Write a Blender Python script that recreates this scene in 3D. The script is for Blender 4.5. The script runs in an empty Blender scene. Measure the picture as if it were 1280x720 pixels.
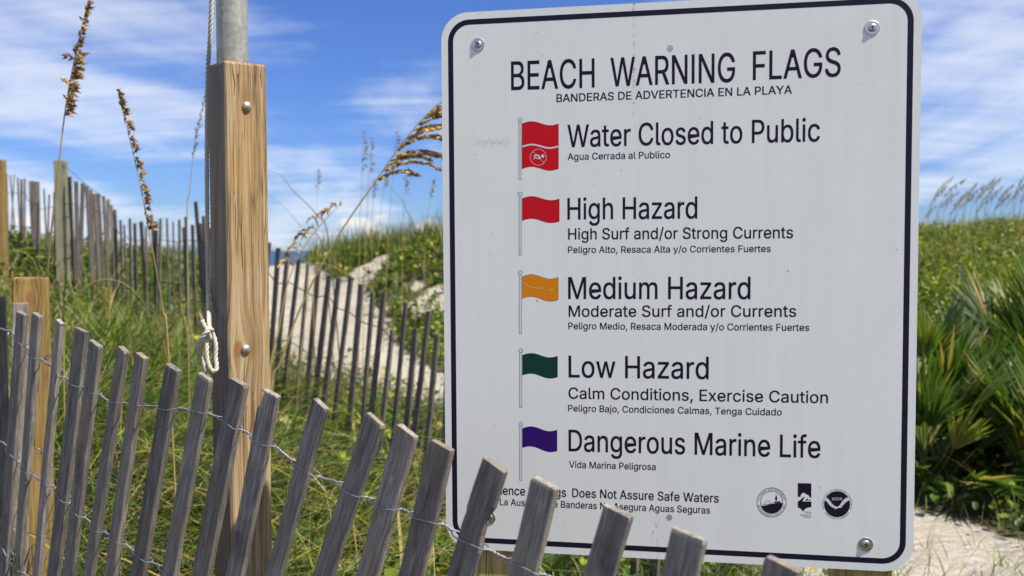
import bpy, math, random
import numpy as np
from mathutils import Vector, Matrix, noise
from mathutils.geometry import tessellate_polygon
S = bpy.context.scene
C = S.collection
R = math.radians

# ------------------------------------------------------------------ camera
CAM_Z = 1.5
PITCH = R(2.49)
FPX = 1080.0                       # focal length for a 1280 pixel wide picture
cam_d = bpy.data.cameras.new('camera')
cam_d.sensor_width = 36.0
cam_d.lens = 36.0*FPX/1280.0
cam_d.clip_start = 0.05
cam_d.clip_end = 20000.0
cam_d.dof.use_dof = True
cam_d.dof.focus_distance = 1.5
cam_d.dof.aperture_fstop = 5.0
cam = bpy.data.objects.new('camera', cam_d)
cam.location = (0, 0, CAM_Z)
cam.rotation_euler = (R(90)-PITCH, 0, 0)
C.objects.link(cam)
S.camera = cam

# ------------------------------------------------------------------ sun, sky, exposure
SUN_AZ, SUN_EL = R(115.5), R(58)     # azimuth measured from +Y towards +X
sd = bpy.data.lights.new('sun', 'SUN')
sd.energy = 5.0
sd.angle = R(0.53)
sd.color = (1.0, 0.92, 0.78)
sun = bpy.data.objects.new('sun', sd)
sv = Vector((math.sin(SUN_AZ)*math.cos(SUN_EL), math.cos(SUN_AZ)*math.cos(SUN_EL), math.sin(SUN_EL)))
sun.rotation_euler = sv.to_track_quat('Z', 'Y').to_euler()
sun.location = (6, -2, 8)
C.objects.link(sun)

S.view_settings.view_transform = 'Standard'
S.view_settings.look = 'None'
S.view_settings.gamma = 1.0
S.view_settings.exposure = 0.56
S.cycles.max_bounces = 8
S.cycles.transparent_max_bounces = 8

class NT:
    """small helper for building node trees"""
    def __init__(self, tree):
        self.t = tree; self.n = tree.nodes; self.l = tree.links
    def node(self, typ, ins=None, **props):
        n = self.n.new(typ)
        for k, v in props.items():
            setattr(n, k, v)
        if ins:
            for k, v in ins.items():
                self.set(n, k, v)
        return n
    def set(self, n, k, v):
        s = n.inputs[k]
        if isinstance(v, bpy.types.NodeSocket):
            self.l.new(v, s)
        elif isinstance(v, bpy.types.Node):
            self.l.new(v.outputs[0], s)
        else:
            if isinstance(v, tuple) and len(v) == 3 and s.type == 'RGBA':
                v = (*v, 1.0)
            s.default_value = v
    def math(self, op, a, b=None, c=None, clamp=False):
        ins = {0: a}
        if b is not None: ins[1] = b
        if c is not None: ins[2] = c
        return self.node('ShaderNodeMath', ins, operation=op, use_clamp=clamp).outputs[0]
    def vmath(self, op, a, b=None, out=0):
        ins = {0: a}
        if b is not None: ins[1] = b
        return self.node('ShaderNodeVectorMath', ins, operation=op).outputs[out]
    def noise(self, vec, scale, detail=4, rough=0.55, dist=0.0, out=0):
        return self.node('ShaderNodeTexNoise', {'Vector': vec, 'Scale': scale, 'Detail': detail, 'Roughness': rough, 'Distortion': dist}).outputs[out]
    def ramp(self, fac, stops):
        n = self.node('ShaderNodeValToRGB', {0: fac})
        e = n.color_ramp.elements
        while len(e) < len(stops): e.new(0.5)
        for i, (p, c) in enumerate(stops):
            e[i].position = p
            e[i].color = (*c, 1) if isinstance(c, tuple) else (c, c, c, 1)
        return n.outputs[0]
    def rng(self, v, a, b, c=0.0, d=1.0, smooth=False):
        n = self.node('ShaderNodeMapRange', {0: v, 1: a, 2: b, 3: c, 4: d})
        if smooth: n.interpolation_type = 'SMOOTHSTEP'
        return n.outputs[0]
    def mix(self, fac, a, b, blend='MIX'):
        n = self.node('ShaderNodeMix', data_type='RGBA', blend_type=blend)
        self.set(n, 0, fac); self.set(n, 6, a); self.set(n, 7, b)
        return n.outputs[2]
    def sep(self, v):
        return self.node('ShaderNodeSeparateXYZ', {0: v}).outputs
    def comb(self, x, y, z):
        return self.node('ShaderNodeCombineXYZ', {0: x, 1: y, 2: z}).outputs[0]

w = bpy.data.worlds.new('World')
S.world = w
w.use_nodes = True
w.node_tree.nodes.clear()
T = NT(w.node_tree)
sky = T.node('ShaderNodeTexSky', sky_type='NISHITA', sun_disc=False, sun_elevation=SUN_EL, sun_rotation=SUN_AZ, air_density=1.0, dust_density=0.3, ozone_density=2.5, altitude=0.0)
hs = T.mix(1.0, sky.outputs[0], (0.38, 0.54, 0.93), 'MULTIPLY')
gen = T.node('ShaderNodeTexCoord').outputs['Generated']
x, y, z = T.sep(gen)
zp = T.math('MAXIMUM', z, 0.0)
zz = T.math('ADD', zp, 0.16)
px_, py_ = T.math('DIVIDE', x, zz), T.math('DIVIDE', y, zz)
v1 = T.comb(px_, T.math('MULTIPLY', py_, 0.55), 0.0)
v1 = T.node('ShaderNodeMapping', {'Vector': v1, 'Rotation': (0, 0, R(24)), 'Location': (5.6, 0.4, 0)}).outputs[0]
n1 = T.noise(v1, 0.95, 9, 0.55, 0.5)
n1b = T.noise(v1, 0.42, 4, 0.5, 0.2)
v2 = T.node('ShaderNodeMapping', {'Vector': T.comb(px_, T.math('MULTIPLY', py_, 1.4), 0.0), 'Rotation': (0, 0, R(8)), 'Scale': (0.45, 2.3, 1), 'Location': (7.3, 2.2, 0)}).outputs[0]
n2 = T.noise(v2, 1.6, 8, 0.6, 0.35)
cir = T.math('ADD', T.math('MULTIPLY', n1, 0.72), T.math('MULTIPLY', n2, 0.24))
cir = T.math('ADD', cir, T.math('MULTIPLY', T.math('SUBTRACT', n1b, 0.5), 0.62))
cm = T.math('MULTIPLY', T.rng(cir, 0.39, 0.59, 0.0, 0.88, True), T.rng(z, -0.02, 0.0))
sh = T.node('ShaderNodeBackground', {'Color': hs, 'Strength': 0.1})
clc = T.mix(T.rng(z, 0.0, 0.4), (0.74, 0.83, 0.96), (0.66, 0.70, 0.88))
cl = T.node('ShaderNodeBackground', {'Color': clc, 'Strength': 0.72})
m1 = T.node('ShaderNodeMixShader', {0: cm, 1: sh, 2: cl})
# puffy low clouds near the horizon
az = T.math('ARCTAN2', x, y)
vc = T.comb(T.math('MULTIPLY', az, 9.0), T.math('MULTIPLY', z, 17.0), 0.0)
nc = T.noise(vc, 3.2, 7, 0.6, 0.0)
hgt = T.noise(T.comb(T.math('MULTIPLY', az, 3.1), 4.2, 0.0), 1.5, 2, 0.5)
top = T.rng(hgt, 0.45, 0.7, -0.03, 0.05)
for (ca_, cw_, chh) in ((-.172, .050, .046), (-.100, .022, .036), (-.20, .02, .03), (-.283, .022, .034), (-.50, .035, .045), (.46, .03, .02)):
    dd_ = T.math('DIVIDE', T.math('SUBTRACT', az, ca_), cw_)
    top = T.math('MAXIMUM', top, T.math('MULTIPLY', T.math('EXPONENT', T.math('MULTIPLY', T.math('MULTIPLY', dd_, dd_), -1.0)), chh))
edge = T.math('SUBTRACT', T.math('ADD', top, T.math('MULTIPLY', T.math('SUBTRACT', nc, 0.5), 0.085)), z)
cmk = T.rng(edge, 0.0, 0.012, 0.0, 0.85, True)
cmk = T.math('MULTIPLY', cmk, T.rng(z, 0.004, 0.03, 0.25, 1.0, True))
cuc = T.mix(T.rng(nc, 0.35, 0.62), (0.66, 0.76, 0.93), (1.0, 0.97, 0.92))
cu = T.node('ShaderNodeBackground', {'Color': cuc, 'Strength': 0.68})
m2 = T.node('ShaderNodeMixShader', {0: cmk, 1: m1, 2: cu})
T.node('ShaderNodeOutputWorld', {0: m2})

# ------------------------------------------------------------------ rays of the photograph -> places in the world
cp, sp_ = math.cos(PITCH), math.sin(PITCH)
def ray(px, py):
    a, b = (px-640)/FPX, (360-py)/FPX
    return Vector((a, cp+b*sp_, -sp_+b*cp))
def at(px, py, Y):
    r = ray(px, py)
    r = r*(Y/r.y)
    return Vector((r.x, r.y, r.z+CAM_Z))
def hit(px, py, P0, n):
    r = ray(px, py); o = Vector((0, 0, CAM_Z))
    return o + r*((P0-o).dot(n)/r.dot(n))

# ------------------------------------------------------------------ object helpers
def link(o, parent=None):
    C.objects.link(o)
    if parent is not None: o.parent = parent
    return o
def tag(o, label=None, cat=None, group=None, kind=None):
    if label: o['label'] = label
    if cat: o['category'] = cat
    if group: o['group'] = group
    if kind: o['kind'] = kind
    return o
def empty(name, loc=(0, 0, 0), rotz=0.0):
    o = bpy.data.objects.new(name, None)
    o.empty_display_size = 0.1
    o.location = loc; o.rotation_euler = (0, 0, rotz)
    return link(o)
def mesh(name, V, F, mat, smooth=False):
    me = bpy.data.meshes.new(name)
    me.from_pydata([tuple(v) for v in V], [], F)
    if mat: me.materials.append(mat)
    if smooth: me.polygons.foreach_set('use_smooth', [True]*len(me.polygons))
    me.update()
    return me
def part(name, V, F, mat, parent=None, smooth=False, matrix=None):
    """link a mesh as one object; world-space vertices unless a matrix is given"""
    o = bpy.data.objects.new(name, mesh(name, V, F, mat, smooth))
    link(o, parent)
    if parent is not None:
        base = Matrix.LocRotScale(parent.location, parent.rotation_euler, None)
        inv = base.inverted()
    else: inv = Matrix.Identity(4)
    o.matrix_local = inv @ (matrix if matrix is not None else Matrix.Identity(4))
    return o
def fast_mesh(name, V, faces, mat, col=None, smooth=False):
    """V (n,3) array, faces (m,k) int array"""
    me = bpy.data.meshes.new(name)
    n, (m, k) = len(V), faces.shape
    me.vertices.add(n); me.vertices.foreach_set('co', V.astype(np.float32).ravel())
    me.loops.add(m*k); me.loops.foreach_set('vertex_index', faces.astype(np.int32).ravel())
    me.polygons.add(m); me.polygons.foreach_set('loop_start', np.arange(0, m*k, k, dtype=np.int32))
    if smooth: me.polygons.foreach_set('use_smooth', np.ones(m, bool))
    me.update(calc_edges=True)
    if col is not None:
        a = me.color_attributes.new('tint', 'FLOAT_COLOR', 'POINT')
        c4 = np.ones((n, 4), np.float32); c4[:, :3] = col
        a.data.foreach_set('color', c4.ravel())
    me.materials.append(mat)
    return me
def tube(P, rad, ns=6, cap=True):
    """tube along points, rad scalar or list -> V, F"""
    n = len(P); P = [Vector(p) for p in P]
    rr = rad if isinstance(rad, (list, tuple)) else [rad]*n
    V, F = [], []
    t0 = (P[1]-P[0]).normalized()
    u = t0.orthogonal().normalized()
    for i in range(n):
        t = (P[min(i+1, n-1)]-P[max(i-1, 0)]).normalized()
        u = (u - t*u.dot(t)).normalized()
        v = t.cross(u)
        for k in range(ns):
            a = 2*math.pi*k/ns
            V.append(P[i]+(u*math.cos(a)+v*math.sin(a))*rr[i])
    for i in range(n-1):
        for k in range(ns):
            k2 = (k+1) % ns
            F.append((i*ns+k, i*ns+k2, (i+1)*ns+k2, (i+1)*ns+k))
    if cap:
        F.append(tuple(range(ns-1, -1, -1))); F.append(tuple((n-1)*ns+k for k in range(ns)))
    return V, F
def join(*vf):
    V, F = [], []
    for v, f in vf:
        b = len(V); V += list(v); F += [tuple(i+b for i in q) for q in f]
    return V, F
def spline(P, n):
    """Catmull-Rom through the points, n steps per span"""
    P = [Vector(p) for p in P]
    Q = [P[0]*2-P[1]] + P + [P[-1]*2-P[-2]]
    out = []
    for i in range(1, len(Q)-2):
        a, b, c, d = Q[i-1], Q[i], Q[i+1], Q[i+2]
        for k in range(n):
            t = k/n
            out.append(0.5*((2*b)+(c-a)*t+(2*a-5*b+4*c-d)*t*t+(3*b-a-3*c+d)*t*t*t))
    out.append(P[-1])
    return out
def box(x0, x1, y0, y1, z0, z1):
    V = [(x, y, z) for z in (z0, z1) for x, y in ((x0, y0), (x1, y0), (x1, y1), (x0, y1))]
    return V, [(3, 2, 1, 0), (4, 5, 6, 7), (0, 1, 5, 4), (1, 2, 6, 5), (2, 3, 7, 6), (3, 0, 4, 7)]
def frame(X, Y, Z, O):
    m = Matrix.Identity(4)
    for i, v in enumerate((X, Y, Z, O)):
        m[0][i], m[1][i], m[2][i] = v.x, v.y, v.z
    return m

# ------------------------------------------------------------------ materials
def new_mat(name):
    m = bpy.data.materials.new(name); m.use_nodes = True
    m.node_tree.nodes.clear()
    return m, NT(m.node_tree)
def finish(T, color, rough=0.7, bump=None, bdist=0.001, bstr=1.0, **kw):
    ins = {'Base Color': color, 'Roughness': rough}
    for k, v in kw.items(): ins[k.replace('_', ' ')] = v
    b = T.node('ShaderNodeBsdfPrincipled', ins)
    if bump is not None:
        bn = T.node('ShaderNodeBump', {'Strength': bstr, 'Distance': bdist, 'Height': bump})
        T.l.new(bn.outputs[0], b.inputs['Normal'])
    T.node('ShaderNodeOutputMaterial', {0: b})
    return b
def simple(name, col, rough=0.6, **kw):
    m, T = new_mat(name); finish(T, col, rough, **kw); return m

def mat_picket(name, dark, mid, light, warm):
    m, T = new_mat(name)
    oc = T.node('ShaderNodeTexCoord').outputs['Object']
    rnd = T.node('ShaderNodeObjectInfo').outputs['Random']
    off = T.vmath('ADD', oc, T.comb(T.math('MULTIPLY', rnd, 7.0), T.math('MULTIPLY', rnd, 3.0), T.math('MULTIPLY', rnd, 11.0)))
    st = T.node('ShaderNodeMapping', {'Vector': off, 'Scale': (1, 1, 0.045)}).outputs[0]
    g1 = T.noise(st, 360.0, 6, 0.7, 0.6)
    g2 = T.noise(T.node('ShaderNodeMapping', {'Vector': off, 'Scale': (1, 1, 0.1)}).outputs[0], 90.0, 4, 0.6, 0.8)
    bl = T.noise(off, 11.0, 4, 0.6)
    sp = T.noise(off, 300.0, 3, 0.7)
    fac = T.math('ADD', T.math('MULTIPLY', g1, 0.55), T.math('MULTIPLY', g2, 0.45))
    col = T.ramp(fac, [(0.33, dark), (0.5, mid), (0.66, light)])
    col = T.mix(T.rng(bl, 0.48, 0.7, 0.0, 0.55), col, warm)
    col = T.mix(T.rng(T.noise(off, 5.0, 5, 0.65), 0.58, 0.72, 0, 0.6), col, (0.045, 0.04, 0.045))
    # pale crust of lichen on some pickets
    li = T.math('MULTIPLY', T.rng(sp, 0.62, 0.68), T.rng(T.noise(off, 16.0, 3, 0.6), 0.55, 0.66))
    col = T.mix(T.math('MULTIPLY', li, 0.5), col, (0.5, 0.5, 0.47))
    val = T.rng(rnd, 0.0, 1.0, 0.66, 1.25)
    col = T.node('ShaderNodeHueSaturation', {'Value': val, 'Color': col}).outputs[0]
    finish(T, col, 0.85, bump=T.math('ADD', fac, T.math('MULTIPLY', sp, 0.4)), bdist=0.0028, bstr=1.0)
    return m
M_picket = mat_picket('weathered_picket_wood', (0.065, 0.056, 0.048), (0.24, 0.215, 0.185), (0.50, 0.455, 0.395), (0.28, 0.22, 0.155))
M_farpicket = mat_picket('old_grey_fence_wood', (0.055, 0.046, 0.042), (0.13, 0.112, 0.10), (0.27, 0.235, 0.195), (0.24, 0.18, 0.13))

def mat_post(name, stops, knots, scale=1.0, crackc=(0.035, 0.02, 0.012), yellow=(0.42, 0.25, 0.07), greyside=False, stains=()):
    """sawn timber: long grain, checks and knots, in object space (z along the post)"""
    m, T = new_mat(name)
    oc = T.node('ShaderNodeTexCoord').outputs['Object']
    vec = oc
    kmask = 0.0
    ox, oy, oz = T.sep(oc)
    for (kx, ky, kz, kr) in knots:
        d = T.vmath('SUBTRACT', oc, (kx, ky, kz))
        ds = T.vmath('MULTIPLY', d, (1, 1, 0.55))
        L = T.vmath('LENGTH', ds, out=1)
        g = T.math('EXPONENT', T.math('MULTIPLY', T.math('MULTIPLY', L, L), -1.0/(kr*kr*4.0)))
        dx = T.sep(d)
        shx = T.math('MULTIPLY', T.math('MULTIPLY', dx[0], g), -0.8)
        shy = T.math('MULTIPLY', T.math('MULTIPLY', dx[1], g), -0.8)
        vec = T.vmath('ADD', vec, T.comb(shx, shy, 0.0))
        kmask = T.math('MAXIMUM', kmask, T.rng(L, kr*0.62, kr*0.42, 0, 1))
    wob = T.noise(T.node('ShaderNodeMapping', {'Vector': oc, 'Scale': (1, 1, 0.35)}).outputs[0], 7.0, 3, 0.5, 0.0, out=1)
    vec = T.vmath('ADD', vec, T.vmath('MULTIPLY', T.vmath('SUBTRACT', wob, (0.5, 0.5, 0.5)), (0.004, 0.004, 0)))
    st = T.node('ShaderNodeMapping', {'Vector': vec, 'Scale': (1, 1, 0.02)}).outputs[0]
    g1 = T.noise(st, 190.0*scale, 5, 0.66, 0.1)
    g2 = T.noise(T.node('ShaderNodeMapping', {'Vector': vec, 'Scale': (1, 1, 0.06)}).outputs[0], 45.0*scale, 3, 0.55, 0.3)
    g3 = T.noise(T.node('ShaderNodeMapping', {'Vector': vec, 'Scale': (1, 1, 0.02)}).outputs[0], 420.0*scale, 3, 0.7, 0.0)
    fac = T.math('ADD', T.math('ADD', T.math('MULTIPLY', g1, 0.5), T.math('MULTIPLY', g2, 0.18)), T.math('MULTIPLY', g3, 0.32))
    col = T.ramp(fac, stops)
    big = T.noise(T.node('ShaderNodeMapping', {'Vector': oc, 'Scale': (1, 1, 0.3)}).outputs[0], 13.0, 3, 0.5)
    col = T.mix(T.rng(big, 0.56, 0.74, 0, 0.5), col, yellow)
    col = T.mix(T.rng(T.noise(oc, 6.0, 4, 0.6), 0.5, 0.75, 0, 0.45), col, (0.26, 0.22, 0.19))
    # drying checks: thin dark lines along the grain
    cst = T.node('ShaderNodeMapping', {'Vector': vec, 'Scale': (1, 1, 0.03), 'Location': (0.3, 0.7, 0)}).outputs[0]
    cn = T.noise(cst, 62.0*scale, 2, 0.5, 0.1)
    cr = T.math('SUBTRACT', 1.0, T.rng(T.math('ABSOLUTE', T.math('SUBTRACT', cn, 0.5)), 0.0, 0.012, 0, 1))
    cr = T.math('MULTIPLY', cr, T.rng(T.noise(T.node('ShaderNodeMapping', {'Vector': oc, 'Scale': (1, 1, 0.2)}).outputs[0], 24.0, 2, 0.5), 0.5, 0.6))
    col = T.mix(T.math('MULTIPLY', cr, 0.9), col, crackc)
    if knots:
        rings = T.noise(T.vmath('MULTIPLY', oc, (1, 1, 0.7)), 160.0, 3, 0.5)
        col = T.mix(T.math('MULTIPLY', kmask, 0.75), col, T.mix(rings, (0.30, 0.12, 0.035), (0.16, 0.07, 0.03)))
    if greyside:      # one side face is coloured a darker, dull grey-brown
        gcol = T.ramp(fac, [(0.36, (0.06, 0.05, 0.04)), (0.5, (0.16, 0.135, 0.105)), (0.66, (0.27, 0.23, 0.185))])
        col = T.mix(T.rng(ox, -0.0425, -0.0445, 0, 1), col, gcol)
    for (kx, ky, kz, kr) in stains:      # rust weeping round the bolts
        d = T.vmath('LENGTH', T.vmath('MULTIPLY', T.vmath('SUBTRACT', oc, (kx, ky, kz)), (1.3, 1, 0.5)), out=1)
        sm = T.math('MULTIPLY', T.rng(d, kr, kr*.3), T.rng(g1, 0.35, 0.62, 0.25, 0.9))
        col = T.mix(sm, col, (0.20, 0.10, 0.025))
    h = T.math('SUBTRACT', T.math('MULTIPLY', fac, 0.7), T.math('MULTIPLY', cr, 0.9))
    finish(T, col, 0.75, bump=h, bdist=0.002, bstr=0.8)
    return m
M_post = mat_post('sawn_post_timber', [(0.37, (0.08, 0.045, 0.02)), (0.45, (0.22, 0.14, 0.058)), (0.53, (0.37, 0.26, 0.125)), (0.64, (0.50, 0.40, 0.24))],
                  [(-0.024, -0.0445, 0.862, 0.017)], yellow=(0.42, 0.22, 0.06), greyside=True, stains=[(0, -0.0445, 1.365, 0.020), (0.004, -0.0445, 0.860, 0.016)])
M_ypost = mat_post('treated_post_timber', [(0.36, (0.09, 0.055, 0.015)), (0.47, (0.22, 0.14, 0.035)), (0.56, (0.33, 0.22, 0.06)), (0.68, (0.42, 0.31, 0.12))],
                  [(0.0, -0.0445, 1.075, 0.02)], yellow=(0.36, 0.21, 0.03))
M_signpost = mat_post('yellow_pine_timber', [(0.36, (0.22, 0.15, 0.045)), (0.47, (0.42, 0.31, 0.10)), (0.56, (0.56, 0.45, 0.17)), (0.68, (0.64, 0.55, 0.27))], [], yellow=(0.50, 0.34, 0.07))
M_oldpost = mat_post('mossy_old_post_timber', [(0.34, (0.14, 0.13, 0.075)), (0.5, (0.25, 0.24, 0.15)), (0.68, (0.34, 0.33, 0.23))], [], yellow=(0.18, 0.19, 0.08))
M_shabby = mat_post('greyed_post_timber', [(0.34, (0.07, 0.06, 0.05)), (0.5, (0.14, 0.12, 0.10)), (0.68, (0.22, 0.19, 0.16))], [], yellow=(0.16, 0.13, 0.09))

def mat_metal(name, a, b, rough, scale=60.0, metallic=1.0):
    m, T = new_mat(name)
    oc = T.node('ShaderNodeTexCoord').outputs['Object']
    n = T.noise(T.node('ShaderNodeMapping', {'Vector': oc, 'Scale': (1, 1, 0.25)}).outputs[0], scale, 5, 0.65, 0.4)
    n2 = T.node('ShaderNodeTexVoronoi', {'Vector': oc, 'Scale': scale*2.5}).outputs['Color']
    f = T.math('ADD', T.math('MULTIPLY', n, 0.75), T.math('MULTIPLY', T.sep(n2)[0], 0.25))
    col = T.mix(T.rng(f, 0.3, 0.7), a, b)
    finish(T, col, T.rng(n, 0.3, 0.7, rough-0.08, rough+0.12), bump=n, bdist=0.0004, bstr=0.5, Metallic=metallic)
    return m
M_galv = mat_metal('galvanised_pipe', (0.27, 0.27, 0.235), (0.44, 0.43, 0.38), 0.45, metallic=0.35)
M_steel = mat_metal('stainless_steel', (0.45, 0.44, 0.41), (0.75, 0.73, 0.68), 0.3, 300.0)
M_bolt = mat_metal('dull_bolt_metal', (0.42, 0.38, 0.31), (0.66, 0.62, 0.53), 0.42, 300.0, 0.85)
M_wire = mat_metal('galvanised_wire', (0.22, 0.23, 0.27), (0.42, 0.43, 0.48), 0.5, 300.0, 0.7)
M_rust = mat_metal('rusty_wire', (0.03, 0.02, 0.018), (0.10, 0.06, 0.045), 0.7, 300.0, 0.4)

def mat_rope():
    m, T = new_mat('white_rope')
    oc = T.node('ShaderNodeTexCoord').outputs['Object']
    n = T.noise(oc, 900.0, 3, 0.6)
    b = T.noise(oc, 25.0, 3, 0.6)
    col = T.mix(T.rng(n, 0.3, 0.7), (0.40, 0.36, 0.29), (0.68, 0.64, 0.56))
    col = T.mix(T.rng(b, 0.5, 0.75, 0, 0.5), col, (0.40, 0.36, 0.28))
    finish(T, col, 0.9, bump=n, bdist=0.0008, bstr=0.7)
    return m
M_rope = mat_rope()
M_ropeend = simple('frayed_brown_rope_end', (0.28, 0.18, 0.10), 0.9)

def mat_leaf(name, trans=0.45, rough=0.5):
    m, T = new_mat(name)
    c = T.node('ShaderNodeVertexColor', layer_name='tint').outputs[0]
    p = T.node('ShaderNodeBsdfPrincipled', {'Base Color': c, 'Roughness': rough, 'Specular IOR Level': 0.35})
    tr = T.node('ShaderNodeBsdfTranslucent', {'Color': T.mix(1.0, c, (1.25, 1.4, 0.5), 'MULTIPLY')})
    mx = T.node('ShaderNodeMixShader', {0: trans, 1: p, 2: tr})
    T.node('ShaderNodeOutputMaterial', {0: mx})
    return m
M_grass = mat_leaf('grass_blades', 0.30)
M_leaf = mat_leaf('broad_leaves', 0.30, 0.42)
M_seed = mat_leaf('dry_seed_husks', 0.25, 0.7)
M_palm = mat_leaf('palmetto_fronds', 0.35, 0.38)

def mat_ground():
    m, T = new_mat('sand_and_litter')
    geo = T.node('ShaderNodeNewGeometry').outputs['Position']
    veg = T.node('ShaderNodeVertexColor', layer_name='cover').outputs[0]
    n1 = T.noise(geo, 1.6, 6, 0.6)
    n2 = T.noise(geo, 45.0, 4, 0.7)
    n3 = T.noise(geo, 260.0, 2, 0.6)
    rip = T.noise(T.node('ShaderNodeMapping', {'Vector': geo, 'Rotation': (0, 0, R(28)), 'Scale': (0.5, 1.9, 1)}).outputs[0], 16.0, 5, 0.62, 0.4)
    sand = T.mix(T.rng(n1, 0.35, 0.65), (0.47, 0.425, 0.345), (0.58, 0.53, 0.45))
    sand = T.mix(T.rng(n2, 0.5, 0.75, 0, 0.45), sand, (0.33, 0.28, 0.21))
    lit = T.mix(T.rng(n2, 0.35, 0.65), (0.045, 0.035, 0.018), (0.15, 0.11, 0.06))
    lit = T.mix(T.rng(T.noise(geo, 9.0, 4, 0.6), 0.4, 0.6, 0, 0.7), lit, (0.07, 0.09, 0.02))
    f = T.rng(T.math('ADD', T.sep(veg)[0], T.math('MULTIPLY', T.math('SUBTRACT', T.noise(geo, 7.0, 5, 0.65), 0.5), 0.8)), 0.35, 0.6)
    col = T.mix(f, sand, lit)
    h = T.math('ADD', T.math('MULTIPLY', rip, 1.0), T.math('ADD', T.math('MULTIPLY', n2, 0.25), T.math('MULTIPLY', n3, 0.06)))
    finish(T, col, 0.95, bump=h, bdist=0.06, bstr=1.0)
    return m
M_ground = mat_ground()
def mat_sea():
    m, T = new_mat('sea_water')
    geo = T.node('ShaderNodeNewGeometry').outputs['Position']
    n = T.noise(T.node('ShaderNodeMapping', {'Vector': geo, 'Scale': (0.35, 1, 1)}).outputs[0], 0.5, 6, 0.6)
    col = T.mix(T.rng(n, 0.4, 0.65), (0.008, 0.035, 0.10), (0.02, 0.07, 0.16))
    finish(T, col, 0.35, bump=n, bdist=0.5, bstr=1.0)
    return m
M_sea = mat_sea()

def mat_sign():
    m, T = new_mat('white_sign_face')
    oc = T.node('ShaderNodeTexCoord').outputs['Object']
    x, y, z = T.sep(oc)
    n = T.noise(oc, 3.0, 4, 0.6)
    vst = T.noise(T.node('ShaderNodeMapping', {'Vector': oc, 'Scale': (1, 1, 0.04)}).outputs[0], 55.0, 3, 0.6)
    col = T.mix(T.rng(n, 0.3, 0.7), (0.83, 0.855, 0.80), (0.88, 0.895, 0.845))
    col = T.mix(T.rng(vst, 0.45, 0.75, 0, 0.10), col, (0.50, 0.50, 0.47))
    col = T.mix(T.rng(T.noise(oc, 1.7, 6, 0.65), 0.45, 0.75, 0, 0.16), col, (0.55, 0.53, 0.46))
    fl = T.rng(T.noise(oc, 95.0, 2, 0.5), 0.74, 0.77)
    fl2 = T.math('MULTIPLY', T.rng(T.noise(oc, 210.0, 2, 0.6), 0.64, 0.69), T.rng(T.noise(oc, 9.0, 3, 0.6), 0.60, 0.70))
    col = T.mix(T.math('MULTIPLY', T.math('MAXIMUM', fl, fl2), 0.7), col, (0.16, 0.15, 0.13))
    # scuffed line down the middle, top and bottom
    wv = T.math('MULTIPLY', T.math('SUBTRACT', T.noise(T.comb(0.0, 0.0, T.math('MULTIPLY', z, 1.0)), 60.0, 3, 0.7), 0.5), 0.006)
    dx = T.math('ABSOLUTE', T.math('SUBTRACT', T.math('ADD', x, wv), -0.058))
    line = T.math('MULTIPLY', T.rng(dx, 0.0032, 0.0008), T.rng(T.noise(oc, 130.0, 3, 0.7), 0.48, 0.62))
    line = T.math('MULTIPLY', line, T.rng(z, 0.25, 0.29))
    dx2 = T.math('ABSOLUTE', T.math('SUBTRACT', T.math('ADD', x, wv), -0.022))
    line2 = T.math('MULTIPLY', T.rng(dx2, 0.0075, 0.001), T.rng(T.noise(T.node('ShaderNodeMapping', {'Vector': oc, 'Scale': (1, 1, 0.3)}).outputs[0], 190.0, 3, 0.7), 0.52, 0.62))
    line2 = T.math('MULTIPLY', line2, T.rng(z, -0.35, -0.41))
    smd = T.vmath('LENGTH', T.vmath('MULTIPLY', T.vmath('SUBTRACT', oc, (-0.293, 0.0, 0.236)), (1, 0, 4.5)), out=1)
    smg = T.math('MULTIPLY', T.rng(smd, 0.042, 0.01), T.rng(T.noise(oc, 240.0, 4, 0.7), 0.46, 0.62))
    line2 = T.math('MAXIMUM', line2, T.math('MULTIPLY', smg, 0.8))
    col = T.mix(T.math('MULTIPLY', T.math('MAXIMUM', line, line2), 0.75), col, (0.22, 0.20, 0.17))
    finish(T, col, 0.42, bump=T.noise(oc, 700.0, 2, 0.5), bdist=0.0001, bstr=0.3)
    return m
M_sign = mat_sign()
def mat_print(name, col, rough=0.5):
    m, T = new_mat(name)
    oc = T.node('ShaderNodeTexCoord').outputs['Object']
    n = T.noise(oc, 350.0, 3, 0.7)
    c = T.mix(T.rng(n, 0.70, 0.75, 0, 0.4), col, (0.4, 0.41, 0.42))
    finish(T, c, rough, **{'Specular IOR Level': 0.2})
    return m
M_ink = mat_print('dark_ink', (0.010, 0.008, 0.020))
M_border = mat_print('navy_black_border', (0.012, 0.009, 0.026))
M_red = mat_print('red_ink', (0.62, 0.004, 0.012))
M_orange = mat_print('orange_ink', (0.75, 0.24, 0.004))
M_green = mat_print('green_ink', (0.003, 0.045, 0.028))
M_purple = mat_print('purple_ink', (0.035, 0.004, 0.15))
M_pole = simple('pale_grey_ink', (0.72, 0.75, 0.74))
M_white = simple('white_ink', (0.72, 0.72, 0.73))
M_pink = simple('pinkish_white_ink', (0.72, 0.45, 0.45))
M_cap = simple('pale_plastic_cap', (0.42, 0.46, 0.52), 0.4)
M_capg = simple('grey_plastic_cap', (0.33, 0.33, 0.33), 0.5)
M_socket = simple('dark_socket', (0.02, 0.02, 0.02), 0.6)

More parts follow.
